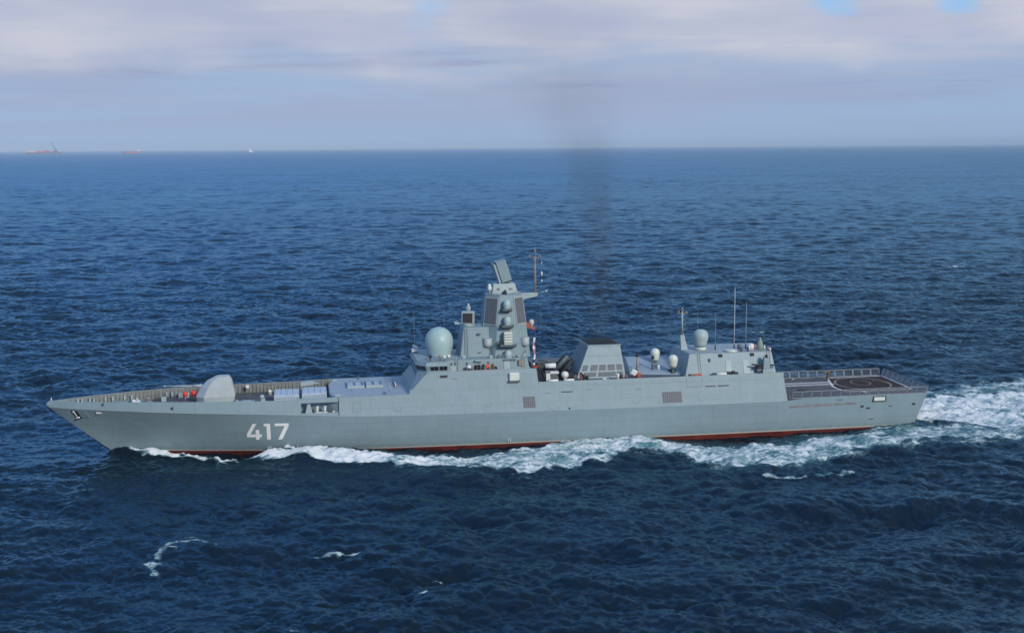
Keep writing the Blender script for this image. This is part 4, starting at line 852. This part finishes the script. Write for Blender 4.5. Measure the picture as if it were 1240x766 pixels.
MB().lathe((10.35, -4.8, 8.6), [(.3, 0), (.25, .4), (.55, .6), (.6, .95), (.45, 1.3), (.02, 1.45)], 16).build('compass_dome', domem, ss_)
la = MB().box(10.0, 12.6, -3.6, -1.6, 8.59, 9.3).build('missile_launcher', darkm, P)
for i in range(2):
    for k_ in range(2):
        p = Vector((10.0, -3.1 + i * 1.0, 9.4 + k_ * .0)); d = Vector((1.9, 0, 2.0))
        o_ = Vector((-.35, 0, .35)) * (k_ * 2)
        MB().tube(p + o_, p + o_ + d, .33, k=10).build('launch_tube', darkm if (i + k_) % 2 == 0 else midm, la); MB().tube(p + o_ + d, p + o_ + d * 1.02, .36, k=10).build('tube_cap', blackm, la)
rail([(6.1, -6.9, 8.6), (6.5, -6.9, 8.6), (7.0, -6.7, 8.6)], 'ladder_rail', ss_, darkm, h=1.6, step=.4)
MB().tube((6.0, -6.8, 10.9), (6.9, -6.6, 8.6), .07).tube((6.35, -6.8, 10.9), (7.3, -6.6, 8.6), .07).build('inclined_ladder', darkm, ss_)
bd = MB()
bd.loft([[(6.6, 2.0, 9.3), (12.4, 2.0, 9.3), (12.4, 5.0, 9.3), (6.6, 5.0, 9.3)], [(6.3, 1.6, 10.4), (12.8, 1.6, 10.4), (12.8, 5.4, 10.4), (6.3, 5.4, 10.4)]]).build('ship_boat', midm, P)
MB().box(6.2, 12.6, 1.2, 6.6, 8.6, 9.25).build('boat_chock', darkm, P)
MB().tube((9.5, -1.8, 8.6), (9.3, -1.8, 11.0), .22, .18).tube((9.3, -1.8, 11.0), (7.0, -1.0, 11.2), .15, .1).build('boat_crane', midm, P)
for x, y, h in ((6.5, -3.0, 1.6), (7.0, 0, 2.0), (9.4, -3.4, 1.3), (11.9, -5.2, .9), (9.7, 0, 2.2), (12.0, 0, 1.7)): MB().tube((x, y, 8.59), (x, y, 8.59 + h), .16).box(x - .3, x + .3, y - .25, y + .25, 8.59 + h * .5, 8.59 + h * .8).build('deck_stanchion', darkm if x < 9 else midm, ss_)

# funnel: battered block, black cap, grilles along the foot
def fun(z, g=0): u = (z - 8.59) / 4.75; return [(12.3 + 2.2 * u, -4.15 + 1.65 * u, z), (20.0 - .5 * u, -4.15 + 1.65 * u, z), (20.0 - .5 * u, 4.15 - 1.15 * u, z), (12.3 + 2.2 * u, 4.15 - 1.15 * u, z)]
fn_ = MB().loft([fun(8.59), fun(13.35)]).build('funnel', paint, P, bevel=.05)
MB().loft([[(14.35, -2.62, 13.35), (19.62, -2.62, 13.35), (19.62, 3.12, 13.35), (14.35, 3.12, 13.35)], [(14.4, -2.55, 13.5), (19.55, -2.55, 13.5), (19.55, 3.05, 13.5), (14.4, 3.05, 13.5)]]).build('funnel_rim', paint, fn_)
cp = MB().box(14.55, 19.4, -2.4, 2.9, 13.5, 13.56).build('funnel_cap', blackm, fn_)
b = MB()
for i in range(9): b.box(14.8 + i * .52, 14.95 + i * .52, -2.3, 2.8, 13.56, 13.63)
b.build('cap_louvres', darkm, fn_)
F0, F1 = fun(8.59), fun(13.35)
def fface(u0, u1, v0, v1, mat, name, t=.05): return quad_on(F0[0], F0[1], F1[0], F1[1], u0, u1, v0, v1, (0, -.95, .3), name, mat, fn_, t=t, off=.0)
for u0, u1 in ((.05, .165), (.235, .385), (.43, .58), (.625, .785), (.83, .955)): 
    fface(u0, u1, .235, .415, panelm, 'exhaust_grille', .04)
    for k_ in range(3): fface(u0, u1, .27 + k_ * .05, .285 + k_ * .05, midm, 'exhaust_grille', .06)
for u0, u1 in ((.12, .38), (.43, .80), (.83, .95)): fface(u0, u1, .06, .19, midm, 'air_intake', .04)
fface(.0, 1.0, .425, .445, paint2, 'funnel_band', .06); fface(.0, 1.0, .21, .23, paint2, 'funnel_band', .06); fface(.02, .98, .685, .692, midm, 'funnel_seam', .03)
for i in range(6): u = .1 + i * .15; quad_on(F0[3], F0[0], F1[3], F1[0], u, u + .012, .05, .95, (-1, 0, .2), 'stiffener', paint, fn_, t=.06)
# clutter along the near deck edge
for x, y, r, h, mt_ in ((13.1, -5.6, .25, 1.0, darkm), (12.7, -5.4, .2, 1.3, rustm), (13.6, -5.7, .22, .8, darkm), (16.2, -5.8, .3, .35, whitem), (16.7, -5.9, .2, .3, brassm), (18.3, -5.9, .22, 1.0, whitem), (18.7, -5.9, .2, .9, darkm), (19.1, -5.9, .25, .8, brassm), (19.6, -5.9, .25, .7, midm)):
    MB().lathe((x, y, 8.59), [(r, 0), (r * .8, h * .5), (r * 1.2, h * .7), (r * .6, h), (.02, h * 1.02)], 9).build('deck_fitting', mt_, ss_)
MB().tube((12.6, -5.6, 9.9), (13.6, -5.6, 8.8), .1).build('hose_davit', darkm, ss_)
MB().obox((21.0, -4.8, 9.5), (.25, 0, .35), (0, .5, 0), (.4, 0, -.25)).build('hose_reel', whitem, ss_, bevel=.15); MB().lathe((21.7, -5.0, 8.6), [(.5, 0), (.35, .4), (.5, .7), (.1, .85)], 9).build('hose_reel', rustm, ss_)
for x, y, h in ((22.6, -1.0, 2.6), (25.1, -1.0, 2.2)):
    q = MB().tube((x, y, 8.6), (x, y, 8.6 + h), .2, .14, k=8).build('king_post', brassm if x < 23 else midm, ss_); MB().lathe((x, y, 8.6 + h), [(.25, 0), (.3, .2), (.1, .5)], 8).build('post_head', darkm, ss_)
# sloping casing between funnel and hangar
MB().loft([ringz(8.6, [(21.2, -1.8), (29.2, -4.0), (29.2, 5.5), (21.2, 5.5)]), ringz(8.9, [(21.4, -1.2), (29.2, -3.4), (29.2, 5.5), (21.4, 5.5)]), ringz(10.1, [(22.2, 4.4), (29.2, 4.0), (29.2, 5.4), (22.2, 5.4)])]).build('deck_casing', material('casing coating', (.27, .345, .40), .6, .06, .6), ss_)
for x, y in ((23.5, .8), (27.4, -2.6), (28.1, -3.0)): Bx(x - .2, x + .2, y - .2, y + .2, 9.0, 9.35).build('casing_hatch', darkm, ss_)
MB().lathe((26.0, -1.2, 8.7), [(.15, 0), (.2, .5), (.28, .8), (.2, 1.1), (.02, 1.15)], 10).build('small_lantern', whitem, ss_)
def satdome(x, y, z, r, h, mat=None, base=0, k=24):
    d_ = MB().lathe((x, y, z), [(r * .80, 0), (r * .82, h * .2), (r * .96, h * .45), (r, h * .6), (r * .95, h * .74), (r * .78, h * .87), (r * .45, h * .97), (.02, h)], k).build('satellite_dome', mat or domem, P)
    if base: MB().lathe((x, y, z - base), [(.4, 0), (.22, base * .3), (.22, base * .7), (r * .7, base)], 12).build('dome_pedestal', midm, d_)
    return d_
satdome(26.35, 2.0, 10.0, .74, 1.9, base=1.0); satdome(27.75, -3.0, 9.75, .78, 1.9, base=.9)

# hangar
hg = MB().loft([[(29.0, -5.4, 8.59), (43.6, -5.4, 8.59), (43.6, 5.4, 8.59), (29.0, 5.4, 8.59)], [(30.0, -4.2, 11.85), (43.2, -4.2, 11.85), (43.2, 4.4, 11.85), (30.0, 4.4, 11.85)]]).build('hangar', paint, P, bevel=.04)
Bx(30.2, 43.0, -4.0, 4.2, 11.85, 11.88).build('hangar_roof', material('hangar roof', (.30, .37, .41), .6), hg)
for x in (34.6, 39.7): Bx(x, x + .6, -4.5, -4.0, 11.25, 11.7).build('roof_bracket', darkm, hg)
Bx(32.9, 33.2, -4.75, -4.3, 10.6, 11.1).build('wall_lamp', midm, hg)
MB().lathe((37.0, -3.2, 11.88), [(1.05, 0), (1.12, .12), (.9, .3), (.02, .36)], 24).build('flat_radome', domem, hg)
rail([(30.3, -3.9, 11.88), (34.5, -3.9, 11.88)], 'hangar_rail', hg, h=.35, step=.5)
for x, y, r, h, mt_ in ((39.0, -1.5, .35, .8, midm), (40.2, -2.2, .3, .5, whitem), (40.7, -2.0, .55, .9, whitem), (39.6, -3.6, .2, .7, darkm), (43.0, -3.2, .16, .6, brassm), (42.6, -2.8, .16, .7, domem), (43.1, -3.8, .2, .5, domem), (41.2, -2.3, .18, .8, rustm), (38.6, -3.2, .3, .5, darkm)):
    MB().lathe((x, y, 11.88), [(r, 0), (r, h * .7), (r * .6, h), (.02, h * 1.02)], 9).build('roof_fitting', mt_, hg)
MB().lathe((41.95, -2.6, 11.88), [(.62, 0), (.5, .7), (.3, 1.5), (.16, 1.65), (.16, 1.9), (.02, 1.95)], 12).build('flare_cone', material('canvas cover', (.24, .30, .25), .8), hg)
ladder(42.6, -5.35, 8.7, -4.25, 11.85, 'wall_ladder', hg); ladder(31.4, -5.35, 8.7, -4.25, 11.85, 'wall_ladder', hg)
for x in (35.6, 38.4): 
    F_ = lambda z: -5.4 + (z - 8.59) / 3.26 * 1.2
    quad_on((x, F_(8.7), 8.7), (x + .9, F_(8.7), 8.7), (x, F_(10.7), 10.7), (x + .9, F_(10.7), 10.7), 0, 1, 0, 1, (0, -1, .3), 'weather_door', paint2, hg, t=.04)
rail([(36.0, -4.1, 11.88), (43.0, -4.1, 11.88)], 'hangar_rail', hg, h=.45, step=.7, rr=.03, rows=2)
# gun mount on the near aft corner
gm = MB().box(41.1, 42.4, -6.3, -5.3, 8.6, 9.4).build('close_range_gun', paint2, P, bevel=.08)
MB().loft([ringz(9.4, [(41.2, -6.2), (42.3, -6.2), (42.3, -5.4), (41.2, -5.4)]), ringz(11.3, [(41.35, -6.0), (42.15, -6.0), (42.15, -5.5), (41.35, -5.5)])]).build('gun_housing', paint, gm, bevel=.06)
MB().tube((41.75, -5.8, 11.2), (41.75, -5.8, 11.6), .3, .22).build('tracker_head', darkm, gm)
MB().tube((41.3, -5.9, 10.0), (39.4, -5.9, 10.2), .12).tube((41.3, -5.9, 9.7), (40.0, -5.9, 9.8), .2).tube((42.4, -5.9, 10.0), (43.6, -5.9, 9.9), .12).build('gatling_barrel', darkm, gm)
Bx(40.3, 41.1, -5.9, -5.3, 9.0, 9.9).build('ammunition_box', midm, gm)
for x, h in ((35.5, .6), (36.2, .8), (36.7, .4), (33.2, .4)): Bx(x, x + .5, -6.1, -5.7, 8.6, 8.9 + h * .5).build('ready_locker', darkm if x > 35 else midm, hg)
MB().tube((29.8, -6.4, 8.95), (31.0, -6.4, 8.95), .22).build('life_raft', rustm, ss_); MB().tube((33.6, -6.5, 9.0), (35.2, -6.5, 9.0), .2).build('life_raft', whitem, ss_)
for x, mt_ in ((28.4, midm), (29.2, darkm), (29.6, brassm), (30.9, redm)): Bx(x, x + .35, -6.6, -6.3, 8.6, 9.15).build('deck_fitting', mt_, ss_)
# antenna mast in front of the hangar
am = MB().loft([[(29.9, -.3, 11.5), (31.1, -.3, 11.5), (31.1, .3, 11.5), (29.9, .3, 11.5)], [(29.8, -.15, 14.6), (30.3, -.15, 14.6), (30.3, .15, 14.6), (29.8, .15, 14.6)]]).tube((30.1, 0, 14.5), (30.1, 0, 18.0), .16, .12).build('aft_mast', paint2, P)
MB().tube((29.3, 0, 17.6), (30.9, 0, 17.6), .06).tube((30.1, 0, 18.0), (30.1, 0, 18.5), .16).tube((29.5, 0, 17.6), (29.5, 0, 18.0), .12).tube((30.75, 0, 17.5), (30.75, 0, 17.9), .12).build('mast_head', brassm, am)
for z in (15.0, 15.8, 16.6): MB().tube((30.2, 0, z), (30.6, 0, z), .06).build('mast_peg', brassm, am)
MB().lathe((30.05, 0, 14.3), [(.3, 0), (.34, .15), (.3, .3)], 10).build('mast_collar', midm, am)
sd3 = satdome(32.85, -.8, 12.4, 1.22, 2.75, material('grey dome', (.36, .45, .44), .5)); MB().lathe((32.85, -.8, 11.85), [(.85, 0), (.95, .55), (.6, .6)], 20).build('dome_pedestal', domem, sd3)
whip(33.3, 2.0, 12, 17.8, .015, paint2); whip(35.2, -1, 12, 17.6, .03, paint2); whip(38.3, -1, 12, 21.6, .055, whitem); whip(40.2, -1, 12, 19.2, .055, paint2)

# flight deck
fd = MB().loft([ringz(4.95, [(44.0, -7.95), (67.35, -7.85), (67.35, 7.85), (44.0, 7.95)]), ringz(5.05, [(44.0, -7.95), (67.4, -7.85), (67.4, 7.85), (44.0, 7.95)])]).build('flight_deck', deckm, P)
def sheet(pts, z, name, mat, t=.004): return MB().loft([[(x, y, z) for x, y in pts], [(x, y, z + t) for x, y in pts]]).build(name, mat, fd)
sheet([(55.5, -7.8), (67.35, -7.8), (67.35, 7.8), (58.4, 7.8), (57.2, 4.0), (55.5, -5.0)], 5.052, 'landing_margin', edgem)
bo = [(57.0, 5.6), (57.6, 6.7), (67.1, 6.9), (66.7, -4.5), (57.0, -4.6), (55.6, -3.6), (55.2, -1.8), (55.9, 1.8)]
sheet(bo, 5.058, 'landing_field', helim)
def strip(pts, w, z, name, mat, closed=True, parent=None):
    b = MB(); k = len(pts); rng = range(k if closed else k - 1)
    for i in rng:
        p, q = Vector((*pts[i], z)), Vector((*pts[(i + 1) % k], z)); d = (q - p).normalized() * w * .35; nn = Vector((-d.y, d.x, 0)).normalized() * w / 2; p = p - d * 0; 
        b.add([p - nn, q - nn, q + nn, p + nn], [(0, 1, 2, 3)])
    return b.build(name, mat, parent or fd)
strip(bo[:4] + [bo[4]], .34, 5.066, 'border_line', lineb, closed=False)
strip([bo[4], (56.2, -4.2), bo[5], bo[6], (55.3, 0), bo[7], bo[0]], .34, 5.069, 'border_line', lineb, closed=False)
def circ(cx_, cy_, rx, ry, a0=0, a1=360, k=48): return [(cx_ + rx * math.cos(R(a0 + (a1 - a0) * i / k)), cy_ + ry * math.sin(R(a0 + (a1 - a0) * i / k))) for i in range(k + (0 if a1 - a0 == 360 else 1))]
strip(circ(61.0, 1.1, 4.3, 4.9), .30, 5.072, 'landing_circle', ringm); strip(circ(61.0, 1.9, 1.45, 2.1), .20, 5.072, 'landing_circle', ringm)
strip([(58.2, -4.4), (58.3, -6.0)], .4, 5.074, 'border_line', lineb, closed=False)
for x, y in ((57.5, 3.6), (64.0, 3.5), (63, -2.5)): MB().lathe((x, y, 5.06), [(.12, 0), (.12, .01)], 8).build('tie_down', linem, fd)
sheet([(44.5, 2.9), (56.3, 2.9), (56.3, 3.8), (44.5, 3.8)], 5.06, 'traverse_rail', linem); sheet([(44.5, 1.2), (56.3, 1.2), (56.3, 2.1), (44.5, 2.1)], 5.06, 'traverse_rail', linem)
for x, y, s_ in ((48.5, -2.8, .4), (49.3, -3.0, .3), (48.9, 6.2, .5), (51.0, 6.4, .3)): MB().box(x, x + s_ * 1.6, y, y + s_, 5.06, 5.06 + s_ * .6).build('deck_gear', darkm if y < 0 else brassm, fd)
# safety nets: every frame a panel with its mesh
def net(a, b_, z, out, name='safety_net', h=1.05, brace=False):
    a, b_ = Vector((*a, z)), Vector((*b_, z)); o_ = Vector((*out, 0)) * .35; m_ = MB()
    top = lambda p: p + o_ + Vector((0, 0, h))
    for p, q in ((a, b_), (top(a), top(b_)), (a, top(a)), (b_, top(b_))): m_.tube(p, q, .06, k=5, smooth=False)
    if brace: m_.tube(a, top(b_), .03, k=4, smooth=False)
    k = 9
    for i in range(1, k): m_.tube(a.lerp(b_, i / k), top(a).lerp(top(b_), i / k), .016, k=3, smooth=False)
    for i in range(1, 6): m_.tube(a.lerp(top(a), i / 6), b_.lerp(top(b_), i / 6), .016, k=3, smooth=False)
    return m_.build(name, netm, fd)
def net_row(p, q, out, k, **kw):
    p, q = Vector(p), Vector(q)
    for i in range(k):
        a = p.lerp(q, (i + .04) / k); c_ = p.lerp(q, (i + .96) / k); net(a[:2], c_[:2], 5.06, out, **kw)
net_row((45.2, -7.85), (67.2, -7.8), (0, -1), 14); net_row((46.5, 7.8), (67.2, 7.75), (0, 1), 13); net_row((67.4, -7.7), (67.4, 7.7), (1, 0), 9, brace=True)
Bx(44.7, 45.1, -7.9, -7.5, 5.05, 5.4).build('deck_bollard', midm, fd)
Bx(45.0, 49.5, 6.9, 7.6, 5.06, 5.8).build('stowed_nets', linem, fd)
MB().box(44.45, 44.6, -4.0, 4.0, 5.2, 8.3).build('hangar_door', paint2, ss_)

# ------------------------------------------------------------------ people
skinm = material('skin', (.42, .25, .18), .6); navym = material('navy cloth', (.018, .022, .035), .85, .2, 4); blackc = material('black cloth', (.012, .012, .014), .85); khakim = material('khaki cloth', (.16, .11, .055), .85, .2, 4); hairm = material('dark hair', (.02, .014, .01), .8); brownc = material('brown cloth', (.13, .075, .045), .85)
def person(loc, rz, jacket, trousers, label, arm=0, lean=0, h=1.75, group=None, crouch=0):
    k = h / 1.75
    hz = .95 - .30 * crouch; kf = .18 * crouch + .03
    V = [(0, 0, hz), (0, .0 + lean * .3, hz + .28), (0, lean * .7, hz + .48), (0, lean, hz + .58), (0, lean + .01, hz + .66), (0, lean + .02, hz + .76),
         (-.10, 0, hz - .05), (-.12, kf * 1.6, hz - .46 + .05 * crouch), (-.12, -.02, .09), (-.13, .14, .05),
         (.10, 0, hz - .05), (.13, kf, hz - .46 + .05 * crouch), (.14, -.04, .09), (.15, .12, .05),
         (-.19, lean * .9, hz + .46), (-.25, lean + .04 + arm * .12, hz + .20 + arm * .1), (-.23, lean + .12 + arm * .32, hz + .02 + arm * .3), (-.22, lean + .15 + arm * .38, hz - .07 + arm * .36),
         (.19, lean * .9, hz + .46), (.26, lean + .02, hz + .20), (.25, lean + .10, hz - .02), (.24, lean + .13, hz - .10)]
    E_ = [(0, 1), (1, 2), (2, 3), (3, 4), (4, 5), (0, 6), (6, 7), (7, 8), (8, 9), (0, 10), (10, 11), (11, 12), (12, 13), (2, 14), (14, 15), (15, 16), (16, 17), (2, 18), (18, 19), (19, 20), (20, 21)]
    rad = [.15, .145, .15, .06, .085, .085, .10, .07, .045, .04, .10, .07, .045, .04, .075, .055, .042, .04, .075, .055, .042, .04]
    me = bpy.data.meshes.new('person'); me.from_pydata([(a * k, b * k, c * k) for a, b, c in V], E_, []); o = bpy.data.objects.new('person', me); C.objects.link(o)
    sk = o.modifiers.new('s', 'SKIN'); 
    for i, r_ in enumerate(rad): me.skin_vertices[0].data[i].radius = (r_ * k, r_ * k * (.8 if i < 3 else 1))
    me.skin_vertices[0].data[0].use_root = True
    sub = o.modifiers.new('u', 'SUBSURF'); sub.levels = 1
    dg = bpy.context.evaluated_depsgraph_get(); m2 = bpy.data.meshes.new_from_object(o.evaluated_get(dg)); bpy.data.objects.remove(o)
    for q in (trousers, jacket, skinm, hairm, blackc): m2.materials.append(q)
    for f in m2.polygons:
        z = f.center.z / k; y = f.center.y / k; i = 0
        if z > hz + .02: i = 1
        if z > hz + .56: i = 2
        if z > hz + .72 or (z > hz + .64 and y < lean - .03): i = 3
        if abs(f.center.x / k) > .17 and z < hz + .6 and z > hz - .2: i = 1
        if z < .12: i = 4
        if abs(f.center.x / k) > .17 and z < hz + arm * .1 and z > hz - .2 and y > lean + .13 + arm * .2: i = 2
        f.material_index = i; f.use_smooth = True
    o = bpy.data.objects.new('person', m2); C.objects.link(o); o.location = loc; o.rotation_euler = (0, 0, rz)
    tag(o, label, 'person', group or 'crew on the bridge wing'); return o
person((-3.35, -6.25, 10.23), R(170), blackc, navym, 'person in black clothes at the left end of the crew row on the bridge wing', arm=.4, lean=.05)
person((-2.85, -6.05, 10.23), R(150), navym, navym, 'person in dark clothing standing second from the left on the bridge wing', lean=.02, h=1.7)
person((-2.25, -6.25, 10.23), R(190), navym, blackc, 'person in a navy jacket just left of the orange jacket on the bridge wing', arm=.3, h=1.8)
person((-1.62, -6.3, 10.23), R(175), orangem, navym, 'person in a bright orange jacket on the bridge wing', arm=.5, lean=.04)
person((-.85, -6.2, 10.23), R(200), brownc, navym, 'person in brown clothing just right of the orange jacket on the bridge wing', h=1.82)
person((-.35, -6.3, 10.23), R(160), blackc, navym, 'person in black bending low, last on the right along the bridge wing', lean=.22, h=1.55, crouch=.6)
person((57.0, 5.3, 5.07), R(200), khakim, khakim, 'person in khaki standing at the forward tip of the landing circle markings', arm=.4, group='crew on the flight deck')
person((56.45, 4.6, 5.07), R(120), brownc, brownc, 'person in brown bending forward beside the khaki crew member on the flight deck', lean=.15, crouch=.35, group='crew on the flight deck')
# two red ball markers on the foredeck, each on its own stand
for (x, y, lab) in ((-45.7, 0.2, 'red round buoy on a brown stand on the foredeck, left one of the pair'), (-44.55, .9, 'red round buoy on a brown stand, the one nearer the gun turret')):
    z0 = dz_(x) + .02
    e_ = empty('marker_buoy', (x, y, z0), label=lab, cat='buoy', group='red round buoys on the foredeck')
    MB().lathe((0, 0, .9), [(.03, .1), (.25, .15), (.38, .35), (.4, .5), (.34, .7), (.16, .86), (.03, .88)], 18).build('ball', redm, e_)
    MB().tube((0, 0, 0), (0, 0, .95), .1, .08).box(-.3, .3, -.3, .3, 0, .08).build('stand', rustm, e_)

# limp flags under the lower yard
fl = empty('hanging_ensign', (6.42, -.9, 10.0), label='limp blue, white and red flag hanging between the mast tower and the funnel', cat='flag')
def flagpiece(z1, z0, mat, ph, w=.34):
    b = MB(); k = 6; v = []
    for i in range(k + 1):
        z = z1 + (z0 - z1) * i / k
        for s in range(4): v.append(((s / 3 - .5) * w * (1 + .2 * math.sin(z * 3)) + .07 * math.sin(z * 2.2 + ph), .12 * math.sin(s * 2.1 + z * 1.3), z - 10.0))
    fc = [(i * 4 + s, i * 4 + s + 1, (i + 1) * 4 + s + 1, (i + 1) * 4 + s) for i in range(k) for s in range(3)]
    return b.add(v, fc, True).build('flag_cloth', mat, fl, fix=False)
fblue = material('flag blue', (.03, .05, .22), .8); fwhite = material('flag white', (.75, .75, .78), .8); fred = material('flag red', (.50, .05, .07), .8); fpink = material('flag faded red', (.55, .22, .26), .8)
for z1, z0, mt_ in ((15.9, 14.7, fblue), (14.7, 14.0, fwhite), (14.0, 13.4, fpink), (13.4, 12.9, fwhite), (12.9, 12.1, fpink), (12.1, 11.3, fwhite), (11.3, 10.8, fblue), (10.8, 10.45, fwhite), (10.45, 10.05, fred)): flagpiece(z1, z0, mt_, 0)
MB().tube((0.0, 0, 0), (.12, .8, 6.0), .015, k=4).build('flag_line', netm, fl)
MB().obox((.35, .1, .15), (.2, 0, .08), (0, .1, 0), (0, 0, .1)).build('flag_cloth', redm, fl)

# ------------------------------------------------------------------ vessels on the horizon
def at(px, dist):                                     # bearing measured from the photograph -> world x, y on the sea
    d = fw + rt * ((px - 620) / 1500); h = math.hypot(d.x, d.y); return CAM.x + d.x / h * dist, CAM.y + d.y / h * dist, math.atan2(d.y, d.x) - math.pi / 2
Dd = 16000.; mpp = Dd / 1500
def vessel(name, px, label, cat): 
    x, y, rz = at(px, Dd); e = empty(name, (x, y, SEA), label=label, cat=cat); e.rotation_euler = (0, 0, rz); return e
fm_cream = material('ship cream', (.55, .42, .34), .7, scale=.02); fm_red = material('ship red', (.50, .10, .09), .7, scale=.02); fm_grey = material('ship grey', (.10, .12, .15), .7, scale=.02); fm_white = material('ship white', (.8, .8, .8), .6, scale=.02)
def hullshape(L0, B, H, mat, parent, name='hull', rake=.06):
    o = [(-L0 / 2, 0), (-L0 * .44, -B * .35), (-L0 * .36, -B / 2), (L0 * .46, -B / 2), (L0 / 2, -B * .4), (L0 / 2, B * .4), (L0 * .46, B / 2), (-L0 * .36, B / 2), (-L0 * .44, B * .35)]
    return MB().loft([[(x * .97, y * .9, -8) for x, y in o], [(x * (1 - rake * (x < 0) * .3), y, H * .5) for x, y in o], [(x, y, H) for x, y in o]]).build(name, mat, parent)
e = vessel('production_vessel', 59, 'hazy cream and red offshore production vessel at the far left of the horizon', 'ship')
hullshape(27 * mpp, 50, 18, fm_grey, e)
s_ = MB().loft([[(-150, -24, 18), (-40, -24, 18), (-40, 24, 18), (-150, 24, 18)], [(-128, -20, 42), (-50, -20, 36), (-50, 20, 36), (-128, 20, 42)]]).build('superstructure', fm_cream, e)
MB().box(-30, 130, -24, 24, 6, 32).box(60, 110, -20, 20, 32, 44).build('process_deck', fm_red, e)
MB().box(-45, -30, -8, 8, 18, 62).box(18, 26, -8, 8, 20, 60).box(-35, 22, -6, 6, 30, 34).build('derrick', fm_cream, e)
e = vessel('crane_vessel', 78, 'faint grey crane vessel with a tall leaning boom near the left end of the horizon', 'ship')
hullshape(15 * mpp, 40, 20, fm_grey, e)
MB().box(-30, 30, -15, 15, 20, 36).build('deckhouse', fm_grey, e)
MB().tube((8, 0, 30), (-42, 0, 152), 5, 3.5, k=6).tube((20, 0, 30), (10, 0, 74), 3, k=6).build('crane_boom', fm_grey, e)
e = vessel('tanker', 169, 'small red tanker with white stern house on the horizon', 'ship')
hullshape(18 * mpp, 32, 22, fm_red, e); MB().box(70, 92, -14, 14, 22, 52).build('superstructure', fm_white, e); MB().tube((84, 0, 52), (84, 0, 64), 3.5).build('funnel', fm_red, e); MB().tube((-60, 0, 22), (-60, 0, 38), 1.5).build('mast', fm_red, e)
e = vessel('supply_boat', 311, 'tiny white boat alone on the horizon left of the frigate mast', 'boat')
hullshape(62, 16, 14, fm_white, e); MB().loft([[(-26, -7, 14), (10, -7, 14), (10, 7, 14), (-26, 7, 14)], [(-20, -6, 42), (0, -6, 42), (0, 6, 42), (-20, 6, 42)]]).build('wheelhouse', fm_white, e); MB().tube((-8, 0, 42), (-8, 0, 62), 2.2).build('mast', fm_white, e)

# ------------------------------------------------------------------ funnel smoke
def smoke():
    prof = [(13.7, 16.9, 0.0, 2.4), (20, 17.0, 0.2, 3.2), (28, 16.9, .5, 4.2), (34, 16.6, .9, 5.2), (40.5, 15.5, 1.4, 6.6), (47, 13.8, 2.0, 10), (53, 12, 2.7, 14), (60, 9.5, 3.6, 19), (70, 6.5, 5, 25)]
    b = MB(); k = 24
    b.loft([[(cx + r * math.cos(2 * math.pi * i / k), cy + r * math.sin(2 * math.pi * i / k), z) for i in range(k)] for z, cx, cy, r in prof], True)
    mt = bpy.data.materials.new('funnel smoke'); mt.use_nodes = True; t = mt.node_tree
    n, M_, SS, MIX, L = NG(t); t.nodes.remove(t.nodes['Principled BSDF'])
    g = n('ShaderNodeTexCoord').outputs['Object']; sp = n('ShaderNodeSeparateXYZ', {0: g}); z = sp.outputs[2]
    def curve(vals):
        out = None
        x = n('ShaderNodeFloatCurve'); 
        c = x.mapping.curves[0]; zs = [p[0] for p in prof]; mx_ = max(vals); mn = min(vals)
        pts = [((a - 13.7) / 56.3, (v - mn) / (mx_ - mn + 1e-9)) for a, v in zip(zs, vals)]
        c.points[0].location = pts[0]; c.points[-1].location = pts[-1]
        for p in pts[1:-1]: c.points.new(*p)
        for p in c.points: p.handle_type = 'VECTOR'
        x.mapping.update(); L.new(M_('DIVIDE', M_('SUBTRACT', z, 13.7), 56.3), x.inputs['Value'])
        return M_('ADD', M_('MULTIPLY', x.outputs[0], mx_ - mn), mn)
    cx = curve([p[1] for p in prof]); cy = curve([p[2] for p in prof]); rr = curve([p[3] for p in prof])
    dx = M_('SUBTRACT', sp.outputs[0], cx); dy = M_('SUBTRACT', sp.outputs[1], cy)
    d = M_('DIVIDE', M_('SQRT', M_('ADD', M_('MULTIPLY', dx, dx), M_('MULTIPLY', dy, dy))), rr)
    fall = SS(d, .05, .97, 1.0, 0.0)
    ns = n('ShaderNodeTexNoise', {'Vector': n('ShaderNodeMapping', {'Vector': g, 'Scale': (.32, .32, .14)}).outputs[0], 'Scale': 1.0, 'Detail': 3.0, 'Roughness': .55}).outputs[0]
    dens = M_('MULTIPLY', M_('MULTIPLY', fall, SS(ns, .22, .70, .25, 1.0)), curve([.12, .09, .082, .070, .042, .019, .009, .004, 0.0]))
    pv = n('ShaderNodeVolumePrincipled', {'Color': (.24, .21, .19, 1), 'Density': dens, 'Anisotropy': .2})
    L.new(pv.outputs[0], t.nodes['Material Output'].inputs['Volume'])
    o = b.build('funnel_smoke', mt); tag(o, 'thin dark smoke column rising from the funnel', 'smoke', kind='stuff')
smoke()
# ------------------------------------------------------------------ haze over the sea
hz = bpy.data.materials.new('sea haze'); hz.use_nodes = True; t = hz.node_tree; n, M_, SS, MIX, L = NG(t); t.nodes.remove(t.nodes['Principled BSDF'])
pv = n('ShaderNodeVolumePrincipled', {'Color': (.70, .85, 1.0, 1), 'Density': 4.6e-5, 'Anisotropy': -0.2}); L.new(pv.outputs[0], t.nodes['Material Output'].inputs['Volume'])
o = Bx(-75000, 75000, -75000, 75000, -5.5, 160).build('haze', hz); tag(o, 'thin pale blue sea haze fading the horizon', 'haze', kind='stuff')
